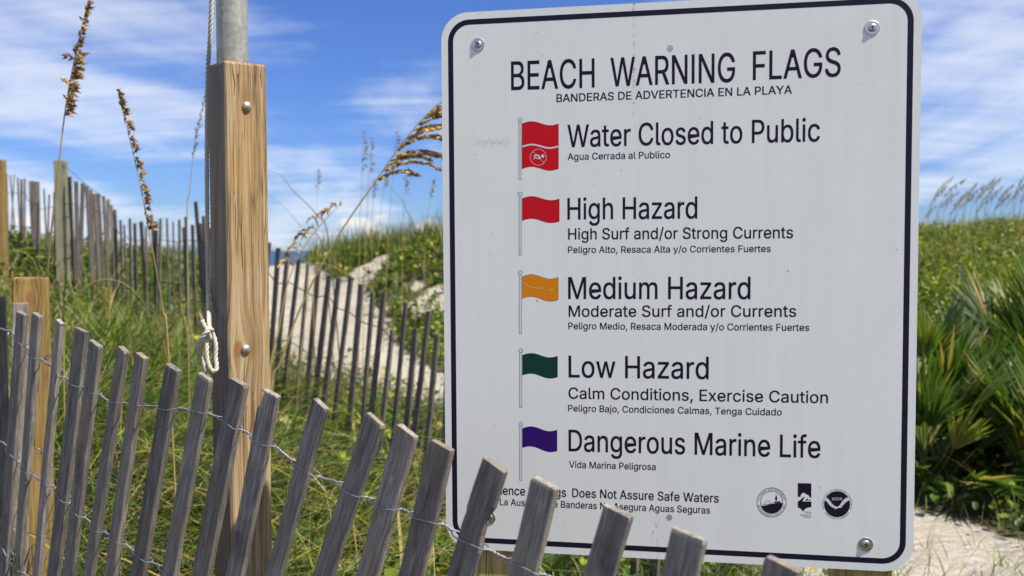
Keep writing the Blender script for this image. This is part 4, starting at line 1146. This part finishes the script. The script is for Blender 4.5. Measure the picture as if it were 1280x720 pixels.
def leaves(P, size, az, tilt, col, aspect=0.7, fold=0.18):
    n = len(P)
    d = np.stack([np.cos(az)*np.cos(tilt), np.sin(az)*np.cos(tilt), np.sin(tilt)], 1)
    s = np.stack([-np.sin(az), np.cos(az), rn.normal(0, .35, n)], 1); s /= np.linalg.norm(s, axis=1)[:, None]
    nn = np.cross(d, s)
    L = size[:, None]
    def pt(a, b, c): return P+d*L*a+s*L*b*aspect+nn*L*c
    V = np.stack([pt(0, 0, 0), pt(.28, .42, fold), pt(.72, .40, fold), pt(1, 0, -.06), pt(.72, -.40, fold), pt(.28, -.42, fold)], 1).reshape(-1, 3)
    b = (np.arange(n)*6)[:, None]
    F = np.concatenate([b+np.array([[0, 1, 2, 3]]), b+np.array([[0, 3, 4, 5]])], 0)
    return V, F, np.repeat(col, 6, axis=0)
def merge(L):
    V, F, c, b = [], [], [], 0
    for v, f, cc in L:
        V.append(v); F.append(f+b); c.append(cc); b += len(v)
    return np.concatenate(V), np.concatenate(F), np.concatenate(c)
def stuff(name, label, L, mat):
    V, F, c = merge(L)
    o = bpy.data.objects.new(name, fast_mesh(name, V, F, mat, c)); link(o)
    tag(o, label, name.replace('_', ' '), kind='stuff')
    return o
GREENS = np.array([(.085, .145, .014), (.16, .225, .026), (.042, .085, .012), (.27, .31, .05), (.06, .12, .025), (.022, .05, .008)])
STRAW = np.array([(.42, .32, .13), (.36, .24, .09), (.50, .42, .22), (.25, .15, .06)])
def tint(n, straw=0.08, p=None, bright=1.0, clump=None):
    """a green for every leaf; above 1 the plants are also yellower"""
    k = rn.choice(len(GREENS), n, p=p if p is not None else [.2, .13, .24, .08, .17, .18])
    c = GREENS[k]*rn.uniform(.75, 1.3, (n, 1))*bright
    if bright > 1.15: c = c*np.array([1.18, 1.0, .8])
    if clump is not None: c = c*(1+0.3*clump[:, None])
    s = rn.random(n) < straw
    c[s] = STRAW[rn.integers(0, len(STRAW), s.sum())]*rn.uniform(.7, 1.2, (s.sum(), 1))
    return np.clip(c, .01, .8)
def scatter(n, s0, s1, y0, y1, keep):
    s = rn.uniform(s0, s1, n); y = rn.uniform(y0, y1, n); x = s*y
    k = rn.random(n) < keep(x, y)
    x, y = x[k], y[k]
    return x, y, height(x, y)
def clumpy(x, y, sc=2.0, seed=50): return fbm(x*sc, y*sc, seed, 3)

def grass(n, s0, s1, y0, y1, keep, hgt, wid, straw, droop=(.2, .9), bright=1.0, seg=4, lean=(.05, .45)):
    x, y, z = scatter(n, s0, s1, y0, y1, keep)
    m = len(x)
    # gather blades into tufts
    cell = 0.16
    jx, jy = np.round(x/cell), np.round(y/cell)
    hx = (np.sin(jx*12.9898+jy*78.233)*43758.5) % 1.0; hy = (np.sin(jx*39.3+jy*11.1)*24634.6) % 1.0
    tx, ty = (jx+hx-.5)*cell, (jy+hy-.5)*cell
    q = rn.uniform(.1, .8, m)
    x2, y2 = x*(1-q)+tx*q, y*(1-q)+ty*q
    az = np.arctan2(y2-ty, x2-tx)+rn.normal(0, .8, m)
    cl = clumpy(x2, y2)
    H = hgt(x2, y2)*np.clip(rn.normal(1, .28, m), .35, 1.8)*(1+.25*cl)
    W = wid*(1+.055*np.maximum(0, y2-3))*rn.uniform(.6, 1.35, m)
    P = np.stack([x2, y2, z-.02], 1)
    return blades(P, H, W, az, rn.uniform(*lean, m), rn.uniform(*droop, m), tint(m, straw, bright=bright, clump=clumpy(x2, y2, 1.2, 71)), seg, rn.normal(0, .5, m))
def cover_leaves(n, s0, s1, y0, y1, keep, hmax, size, yellow=.04, bright=1.0, grow=.05):
    x, y, z = scatter(n, s0, s1, y0, y1, keep)
    m = len(x)
    h = hmax(x, y)*rn.random(m)**.7*(1+.4*clumpy(x, y, 3.0, 90))
    P = np.stack([x, y, z+np.maximum(h, .01)], 1)
    c = tint(m, .03, bright=bright*1.05, clump=clumpy(x, y, 1.5, 95))
    yk = rn.random(m) < yellow; c[yk] = np.array([.62, .45, .03])*rn.uniform(.7, 1.1, (yk.sum(), 1))
    sz = size*(1+grow*np.maximum(0, y-3))*rn.uniform(.5, 1.35, m)
    return leaves(P, sz, rn.uniform(0, 2*math.pi, m), rn.normal(.25, .5, m), c)

cvk = lambda x, y: np.clip(cover(x, y), 0, 1)
leftk = lambda x, y: cvk(x, y)*(x < -.15+.02*y)
L = []
L.append(grass(72000, -1.0, -.08, 1.9, 8.5, lambda x, y: leftk(x, y)*np.clip(.55+1.1*clumpy(x, y, 2.4, 60), .08, 1), lambda x, y: np.where(x > -1.9, .38, .66)*(1-.45*sstep(y, 4.8, 6.6)), .0088, .12))
L.append(grass(16000, -1.0, -.25, 1.9, 5.5, lambda x, y: leftk(x, y)*(x < -.55), lambda x, y: .72+0*x, .0078, .20, droop=(.6, 1.3)))
L.append(grass(9000, -.22, .40, 2.3, 6.0, lambda x, y: cvk(x, y), lambda x, y: np.where(x > .9, .22, .34), .0055, .12))
L.append(grass(2600, -1.0, -.08, 2.2, 7.5, leftk, lambda x, y: .75+0*x, .0045, 1.0, droop=(.3, 1.5)))
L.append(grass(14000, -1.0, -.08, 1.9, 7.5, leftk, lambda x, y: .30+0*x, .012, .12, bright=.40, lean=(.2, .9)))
L.append(grass(1500, -.75, -.10, 2.1, 5.5, leftk, lambda x, y: .80+0*x, .0125, .15, droop=(.7, 1.6), bright=1.5, seg=6, lean=(.1, .7)))
stuff('tall_beach_grass', 'tangled green beach grass with some straw blades behind the near pickets', L, M_grass)
L = [cover_leaves(22000, -.95, -.08, 2.2, 8.5, lambda x, y: leftk(x, y)*(clumpy(x, y, 2.6, 40) > -.1), lambda x, y: .30+0*x, .040),
     cover_leaves(2500, -.25, .45, 2.6, 5.6, lambda x, y: cvk(x, y), lambda x, y: .14+0*x, .038, .08)]
L.append(cover_leaves(1700, -.60, .30, 2.1, 5.5, cvk, lambda x, y: .34+0*x, .075, .03, 1.3))
stuff('undergrowth_leaves', 'broad green leaves growing low among the grass on the left', L, M_leaf)
# far side of the sand fence and the middle dune
L = [grass(26000, -.95, -.24, 7.5, 17, lambda x, y: cvk(x, y), lambda x, y: .42+0*x, .008, .08, seg=3),
     grass(26000, -.36, .40, 8.3, 16.5, lambda x, y: cvk(x, y)*np.clip((clumpy(x, y, 1.6, 15)+.75), .25, 1), lambda x, y: np.where(y > 10.8, .26, .16), .008, .14, lean=(.0, .3), droop=(.1, .6), seg=3),
     grass(5000, -.235, .05, 12.2, 15.5, lambda x, y: cvk(x, y), lambda x, y: .40+0*x, .006, .25, lean=(.0, .25), droop=(.05, .3))]
stuff('dune_grass', 'fine upright grass crowning the middle dune against the sky', L, M_grass)
L = [cover_leaves(52000, -.36, .40, 8.2, 15.5, lambda x, y: cvk(x, y)*np.clip((clumpy(x, y, 1.5, 22)+.8), .15, 1), lambda x, y: .15+0*x, .045, .012, 1.35),
     cover_leaves(14000, -.95, -.26, 7, 14, lambda x, y: cvk(x, y), lambda x, y: .34+0*x, .05, .01)]
stuff('dune_vine_leaves', 'low vine leaves spreading over the sandy side of the middle dune', L, M_leaf)
# the right hillside
hl = lambda x, y: cvk(x, y)*(x > 1.7)
L = [cover_leaves(80000, .28, .95, 5.0, 14.5, lambda x, y: hl(x, y)*np.clip(.75+clumpy(x, y, 1.4, 12)*.6, .12, 1), lambda x, y: np.where(y > 6, .20, .16), .030, .012, 1.25),
     cover_leaves(1500, .40, .85, 3.6, 5.2, lambda x, y: hl(x, y), lambda x, y: .16+0*x, .055, .05, 1.0)]
L.append(cover_leaves(22000, -.02, .42, 4.6, 9.0, lambda x, y: cvk(x, y)*(x > -.1), lambda x, y: .20+0*x, .036, .012, 1.2))
stuff('hillside_leaves', 'dense low leaves covering the green hillside right of the sign', L, M_leaf)
L = [grass(70000, .28, .95, 5.2, 15.5, hl, lambda x, y: np.where(y > 11.2, .30, .24), .0080, .16, bright=1.3, seg=3, lean=(.0, .5)),
     grass(1600, .40, .85, 3.7, 5.2, lambda x, y: hl(x, y), lambda x, y: .22+0*x, .005, .1),
     grass(170, .42, .70, 3.0, 3.9, lambda x, y: np.ones_like(x), lambda x, y: .20+0*x, .0045, .2)]
L.append(grass(12000, -.02, .42, 4.6, 9.0, lambda x, y: cvk(x, y)*(x > -.1), lambda x, y: .24+0*x, .0075, .15, bright=1.2, seg=3))
stuff('hillside_grass', 'short grass mixed into the green hillside on the right', L, M_grass)

# saw palmettos: fans of stiff pointed leaflets on stalks
def fan_mesh(rng_, nlf, length, spread, col):
    V, F, c = [], [], []
    for k in range(nlf):
        a = (k/(nlf-1)-.5)*spread
        Lf = length*(1-.32*abs(k/(nlf-1)-.5)*2)*rng_.uniform(.88, 1.08)
        wv = .0085*length/.4*rng_.uniform(.85, 1.2)
        dr = rng_.uniform(.02, .22); out = rng_.uniform(-.06, .10)
        dx, dz = math.sin(a), math.cos(a)
        b = len(V)
        for j, t in enumerate((0.03, .3, .65, 1.0)):
            wd = wv*(.45, 1.0, .8, .04)[j]
            px, pz = dx*Lf*t, dz*Lf*t-dr*Lf*t*t*.6
            py = -out*Lf*t-.22*Lf*(t*t)*rng_.uniform(.6, 1.0)
            V += [(px-dz*wd, py-wd*.5, pz+dx*wd), (px, py+wd*.35, pz), (px+dz*wd, py-wd*.5, pz-dx*wd)]
        sh = rng_.uniform(.75, 1.25)
        cc = tuple(q*sh for q in col) if rng_.random() > .06 else (.38, .27, .10)
        c += [cc]*12
        for j in range(3):
            F += [(b+j*3, b+j*3+1, b+j*3+4, b+j*3+3), (b+j*3+1, b+j*3+2, b+j*3+5, b+j*3+4)]
    return V, F, c
def stalk_piece(P, r, col):
    V, F = tube(P, r, 5, cap=False)
    return V, F, [col]*len(V)
fan_vars = []
rf = random.Random(3)
for k in range(7):
    colr = [(.07, .125, .022), (.13, .20, .03), (.05, .10, .022), (.18, .23, .045), (.085, .14, .03), (.06, .11, .02), (.34, .24, .09)][k]
    V, F, c = fan_mesh(rf, rf.choice((17, 19, 21)), rf.uniform(.46, .60), R(rf.uniform(45, 95)), colr)
    fan_vars.append(fast_mesh('frond', np.array([tuple(v) for v in V]), np.array(F), M_palm, np.array(c)))
PALMS = [(2.30, 4.75, 10, .62, 'palmetto with stiff fans closest to the right edge of the sign'), (2.78, 4.45, 9, .52, 'low palmetto with spiky fans above the sand at the right'),
         (3.15, 4.95, 11, .66, 'spiky palmetto at the right edge of the picture'), (2.62, 5.35, 10, .66, 'palmetto in the second row between the two front ones'),
         (3.45, 5.6, 10, .66, 'palmetto behind the one at the right edge'), (2.15, 5.6, 8, .58, 'back palmetto half hidden by the sign edge'), (3.75, 4.6, 8, .55, 'palmetto just past the right border')]
for (x, y, nf_, hh, lab) in PALMS:
    z = hz(x, y)
    p = empty('palmetto', (x, y, z)); tag(p, lab, 'palmetto', 'palmettos at the foot of the right hillside')
    for k in range(nf_+18):
        a = 2*math.pi*k/(nf_+18)*5.0+rf.uniform(-.4, .4)
        el = R(rf.uniform(48, 88)) if k < nf_+15 else R(rf.uniform(10, 35))
        Ls = hh*rf.uniform(.15, .85) if k < nf_+15 else hh*.4
        d = Vector((math.cos(a)*math.cos(el), math.sin(a)*math.cos(el), math.sin(el)))
        base = Vector((x+rf.uniform(-.10, .10), y+rf.uniform(-.10, .10), z))
        tip = base+d*Ls
        fm = fan_vars[6] if (k >= nf_+17 and x > 2.7) else fan_vars[rf.randrange(6)]
        o = bpy.data.objects.new('frond', fm); link(o, p)
        Zf = (d+Vector((0, 0, .15))).normalized(); Yf = (-Vector((math.cos(a), math.sin(a), 0))); Yf = (Yf-Zf*Yf.dot(Zf)).normalized()
        Yf = Matrix.Rotation(rf.uniform(-.6, .6), 3, Zf) @ Yf
        Xf = Yf.cross(Zf); sc = rf.uniform(.8, 1.15)
        o.matrix_local = Matrix.Translation(-Vector((x, y, z))) @ frame(Xf*sc, Yf*sc, Zf*sc, tip)
        V, F, c = stalk_piece([base, base+d*Ls*.5+Vector((0, 0, -.01)), tip], [.006, .005, .004], (.14, .19, .05))
        so = bpy.data.objects.new('stalk', fast_mesh('stalk', np.array([tuple(v-Vector((x, y, z))) for v in V]), np.array(F), M_palm, np.array(c))); link(so, p)

# sea oats: a tall stalk with a drooping head of flat husks
def husk(p, d, s, wd, rng_, col):
    """one flat pointed husk hanging along d"""
    d = d.normalized(); u = d.orthogonal().normalized(); u = Matrix.Rotation(rng_.uniform(0, 6.28), 3, d)@u; n = d.cross(u)
    V = [p, p+d*s*.35+u*wd, p+d*s*.35-u*wd, p+d*s*.35+n*wd*.35, p+d*s*.35-n*wd*.35, p+d*s]
    F = [(0, 1, 3), (0, 3, 2), (0, 2, 4), (0, 4, 1), (5, 3, 1), (5, 2, 3), (5, 4, 2), (5, 1, 4)]
    sh = rng_.uniform(.6, 1.3)
    return V, F, [tuple(q*sh for q in col)]*6
def add(acc, v, f, c):
    b = len(acc[0]); acc[0].extend(v); acc[1].extend([tuple(i+b for i in q) for q in f]); acc[2].extend(c)
def mcol(name, acc, mat, parent, origin):
    V = [tuple(Vector(v)-origin) for v in acc[0]]
    me = bpy.data.meshes.new(name); me.from_pydata(V, [], acc[1]); me.materials.append(mat)
    a = me.color_attributes.new('tint', 'FLOAT_COLOR', 'POINT')
    a.data.foreach_set('color', np.array([(*c, 1.0) for c in acc[2]], np.float32).ravel())
    o = bpy.data.objects.new(name, me); link(o, parent); return o
HUSK = (.50, .33, .12); HDARK = (.26, .155, .07); HGOLD = (.68, .47, .16)
def sea_oat(label, pts, head0, seed, rad=(.0035, .0012), nbr=14, brl=.05, side=Vector((1, 0, -.6)), husks=6, hs=.018, hw=.0036, cols=(HUSK, HDARK), group=None, gap=None, stemcol=(.42, .33, .15), fall=.6, small_after=2, jit=.25):
    r = random.Random(seed)
    P = spline(pts, 8); n = len(P)
    root = empty('sea_oat', tuple(P[0])); tag(root, label, 'sea oat', group)
    O = P[0]
    acc = ([], [], [])
    V, F = tube(P, [rad[0]+(rad[1]-rad[0])*i/(n-1) for i in range(n)], 6); add(acc, V, F, [stemcol]*len(V))
    mcol('stalk', acc, M_seed, root, O)
    acc = ([], [], [])
    i0 = int(head0*(n-1))
    for b in range(nbr):
        t = (b+r.random()*.6)/nbr
        if gap and gap[0] < t < gap[1]: continue
        q = i0+(n-1-i0)*t; i = min(int(q), n-2); p = P[i].lerp(P[i+1], q-i)
        tan = (P[i+1]-P[i]).normalized()
        k = (math.sin(math.pi*min(1, .18+t*.82))**.6)*r.uniform(.7, 1.15)
        bl = brl*k*(.25 if t > small_after else 1)
        nh = max(2, husks//3) if t > small_after else husks
        s = (side+Vector((r.gauss(0, 1.4*jit), r.gauss(0, 1.4*jit), r.gauss(0, .8*jit)))).normalized()
        B = []
        for j in range(5):
            u = j/4
            B.append(p+tan*bl*.75*u*(1-.35*u)+s*bl*u*.75+Vector((0, 0, -1))*bl*fall*u*u)
        V, F = tube(B, .0006*rad[0]/.0035+.0002, 3, cap=False); add(acc, V, F, [stemcol]*len(V))
        for j in range(nh):
            u = (j+.6+r.random()*.4)/(nh+.2); qq = u*4; ii = min(int(qq), 3); hp = B[ii].lerp(B[ii+1], qq-ii)
            dd = (B[ii+1]-B[ii]).normalized()+Vector((r.gauss(0, jit), r.gauss(0, jit), r.gauss(-jit, jit)))
            v, f, c = husk(hp, dd, hs*r.uniform(.75, 1.15), hw*r.uniform(.8, 1.15), r, cols[r.random() < .45])
            add(acc, v, f, c)
    mcol('seed_head', acc, M_seed, root, O)
    return root
def gp(px, py, Y): # down to the ground below a pixel column
    p = at(px, py, Y); p.z = hz(p.x, p.y); return p
sea_oat('tall sea oat with a dense golden seed head near the top left corner', [gp(50, 0, 2.75), at(54, 420, 2.7), at(60, 330, 2.65), at(72, 220, 2.6), at(82, 135, 2.6), at(95, 65, 2.6), at(110, 2, 2.6)], .65, 1,
        rad=(.0042, .0008), nbr=64, brl=.030, side=Vector((.5, 0, .1)), husks=9, hs=.021, hw=.0048, cols=(HGOLD, HDARK), small_after=.50, fall=.2)
sea_oat('thin sea oat with ragged seeds rising left of the timber post', [gp(216, 0, 2.5), at(211, 450, 2.45), at(203, 385, 2.45), at(190, 310, 2.4), at(176, 235, 2.4), at(160, 165, 2.4), at(146, 112, 2.4)], .56, 2,
        rad=(.0034, .0005), nbr=46, brl=.019, side=Vector((.6, 0, .0)), husks=6, hs=.018, hw=.0042, cols=(HUSK, HDARK), fall=.3, stemcol=(.46, .34, .14))
sea_oat('dark thin sea oat just left of the timber post', [gp(228, 0, 4.0), at(234, 290, 4), at(237, 240, 4), at(241, 200, 4), at(247, 160, 4), at(257, 118, 4)], .62, 3,
        rad=(.003, .0008), nbr=26, brl=.018, side=Vector((.2, 0, .4)), husks=4, hs=.016, hw=.003, cols=(HDARK, (.16, .11, .09)), fall=.1)
sea_oat('arching sea oat whose long seed head droops against the left sign edge', [gp(322, 0, 3.2), at(338, 500, 3.2), at(352, 450, 3.2), at(380, 375, 3.2), at(424, 293, 3.2), at(470, 226, 3.2), at(508, 172, 3.2), at(553, 126, 3.2), at(600, 104, 3.2)], .635, 4,
        rad=(.0052, .0016), nbr=24, brl=.27, side=Vector((1, .0, .10)), husks=40, hs=.026, hw=.0085, cols=(HGOLD, HDARK), fall=.40, jit=.13, stemcol=(.50, .38, .16))
sea_oat('small golden sea oat curving up in front of the sea', [gp(330, 0, 3.6), at(337, 480, 3.6), at(349, 410, 3.6), at(358, 360, 3.6), at(376, 315, 3.6), at(402, 280, 3.6), at(428, 253, 3.6)], .60, 5,
        rad=(.0046, .001), nbr=13, brl=.16, side=Vector((-.8, 0, .30)), husks=20, hs=.018, hw=.0048, cols=(HGOLD, HUSK), fall=.62, jit=.14, stemcol=(.50, .38, .16))
SMALL = [(397, 212, 398, 300, 11.5, 'faint sea oat standing alone beyond the timber post'), (455, 166, 447, 290, 8.5, 'left one of two upright sea oats on the middle dune'), (465, 172, 452, 292, 8.7, 'right one of two upright sea oats on the middle dune'),
         (496, 165, 478, 280, 9.2, 'sea oat rising behind the arching seed head'), (508, 208, 502, 285, 9.5, 'brown sea oat below the arching seed head'), (467, 224, 466, 290, 10.5, 'short sea oat in the middle of the dune crest'), (541, 225, 528, 290, 10.5, 'thin sea oat close to the left sign edge'), (482, 212, 470, 290, 11, 'pale sea oat leaning on the dune crest')]
for k, (tx, ty, bx, by, dd, lab) in enumerate(SMALL):
    b = gp(bx, by, dd); t = at(tx, ty, dd)
    m1_ = b.lerp(t, .5)+Vector((-.02, 0, .02)); m2_ = b.lerp(t, .8)+Vector((-.01, 0, .02))
    sea_oat(lab, [b, m1_, m2_, t], .72, 20+k, rad=(.0045, .0015), nbr=12, brl=.05*dd/9, side=Vector((.5, 0, .3)), husks=4, hs=.035, hw=.008, cols=(HDARK, HUSK), fall=.4, group='sea oats on the middle dune')
protos = []
for k in range(4):
    Y0 = 12.0
    b = gp(1180+k*20, 0, Y0)
    hh = .86+.07*k
    pts = [b, b+Vector((.02, 0, hh*.45)), b+Vector((.07, 0, hh*.72)), b+Vector((.20, 0, hh*.95)), b+Vector((.40, 0, hh*1.12))]
    protos.append(sea_oat('sea oat with a nodding grey-brown plume on the crest of the right hillside', pts, .60, 40+k, rad=(.0050, .0020), nbr=26, brl=.06, side=Vector((-.1, .2, -.5)), husks=5, hs=.034, hw=.007, cols=((.50, .38, .22), (.60, .48, .30)), group='sea oats along the right hillside crest', stemcol=(.32, .27, .14), fall=.7))
CREST = [(1158, 12), (1163, 11.5), (1171, 12.5), (1184, 12), (1190, 11.8), (1197, 12.6), (1206, 12.2), (1215, 12.9), (1222, 12.1), (1229, 11.9), (1236, 12.6), (1243, 12.3), (1251, 12.0), (1258, 12.8), (1266, 12.2), (1274, 12.5), (1283, 12.0), (1295, 12.3), (1310, 12.4), (1166, 12.9), (1178, 13.1), (1201, 13.0), (1211, 11.7), (1239, 13.1), (1247, 11.8), (1262, 13.2), (1270, 11.8), (1279, 13.0), (1188, 13.2), (1226, 13.3)]
for i, (px, Y0) in enumerate(CREST):
    src = protos[i % 4]
    if i < 4: o = src
    else:
        o = src.copy(); C.objects.link(o)
        for ch in src.children:
            c = ch.copy(); C.objects.link(c); c.parent = o
    b = gp(px, 0, Y0); o.location = b
    o.rotation_euler = (rf.uniform(-.06, .06), rf.uniform(-.12, .12), rf.uniform(-.5, .5))
    s = rf.uniform(.55, .86); o.scale = (s, s, s)

# long single blades that bow across the sky and the grass
def long_blade(label, pts, wd, col):
    P = spline(pts, 8); n = len(P)
    root = P[0]
    acc = ([], [], [])
    V, F = tube(P, [wd*(1-.85*i/(n-1)) for i in range(n)], 5); add(acc, V, F, [col]*len(V))
    o = mcol('grass_blade', acc, M_grass, None, root); o.location = root
    tag(o, label, 'grass blade', 'long bowed grass blades')
long_blade('grey bowed grass blade reaching right from the timber post over the sea', [gp(430, 0, 5.2), at(412, 310, 5.2), at(395, 268, 5.2), at(368, 240, 5.2), at(350, 219, 5.2), at(332, 213, 5.2)], .005, (.16, .15, .10))
long_blade('lower grey bowed grass blade beside the timber post', [gp(420, 0, 5.4), at(405, 320, 5.4), at(382, 290, 5.4), at(358, 262, 5.4), at(338, 246, 5.4)], .004, (.18, .17, .11))
long_blade('straw grass blade arching over the fence tops on the sand path', [gp(392, 0, 4.9), at(392, 400, 4.9), at(394, 345, 4.9), at(398, 329, 4.9), at(420, 335, 4.9), at(438, 343, 4.9)], .005, (.42, .31, .13))
long_blade('dark grass blade crossing the sky left of the arching sea oat', [gp(560, 0, 7.5), at(520, 300, 7.5), at(508, 262, 7.5), at(495, 241, 7.5), at(470, 224, 7.5)], .005, (.17, .16, .10))
long_blade('straw grass blade arching left of the middle of the near fence', [gp(70, 0, 3.0), at(80, 440, 3.0), at(92, 380, 3.0), at(118, 352, 3.0), at(150, 352, 3.0), at(175, 372, 3.0), at(190, 398, 3.0)], .0026, (.46, .38, .14))
long_blade('pale grass blade bowing low over the left grass', [gp(-20, 0, 3.4), at(-10, 380, 3.4), at(5, 322, 3.4), at(25, 314, 3.4), at(42, 326, 3.4), at(50, 350, 3.4)], .003, (.40, .38, .12))
long_blade('tan grass stalk leaning along the sand fence beside the post', [gp(362, 0, 4.6), at(372, 480, 4.6), at(378, 420, 4.6), at(386, 370, 4.6)], .005, (.34, .24, .13))
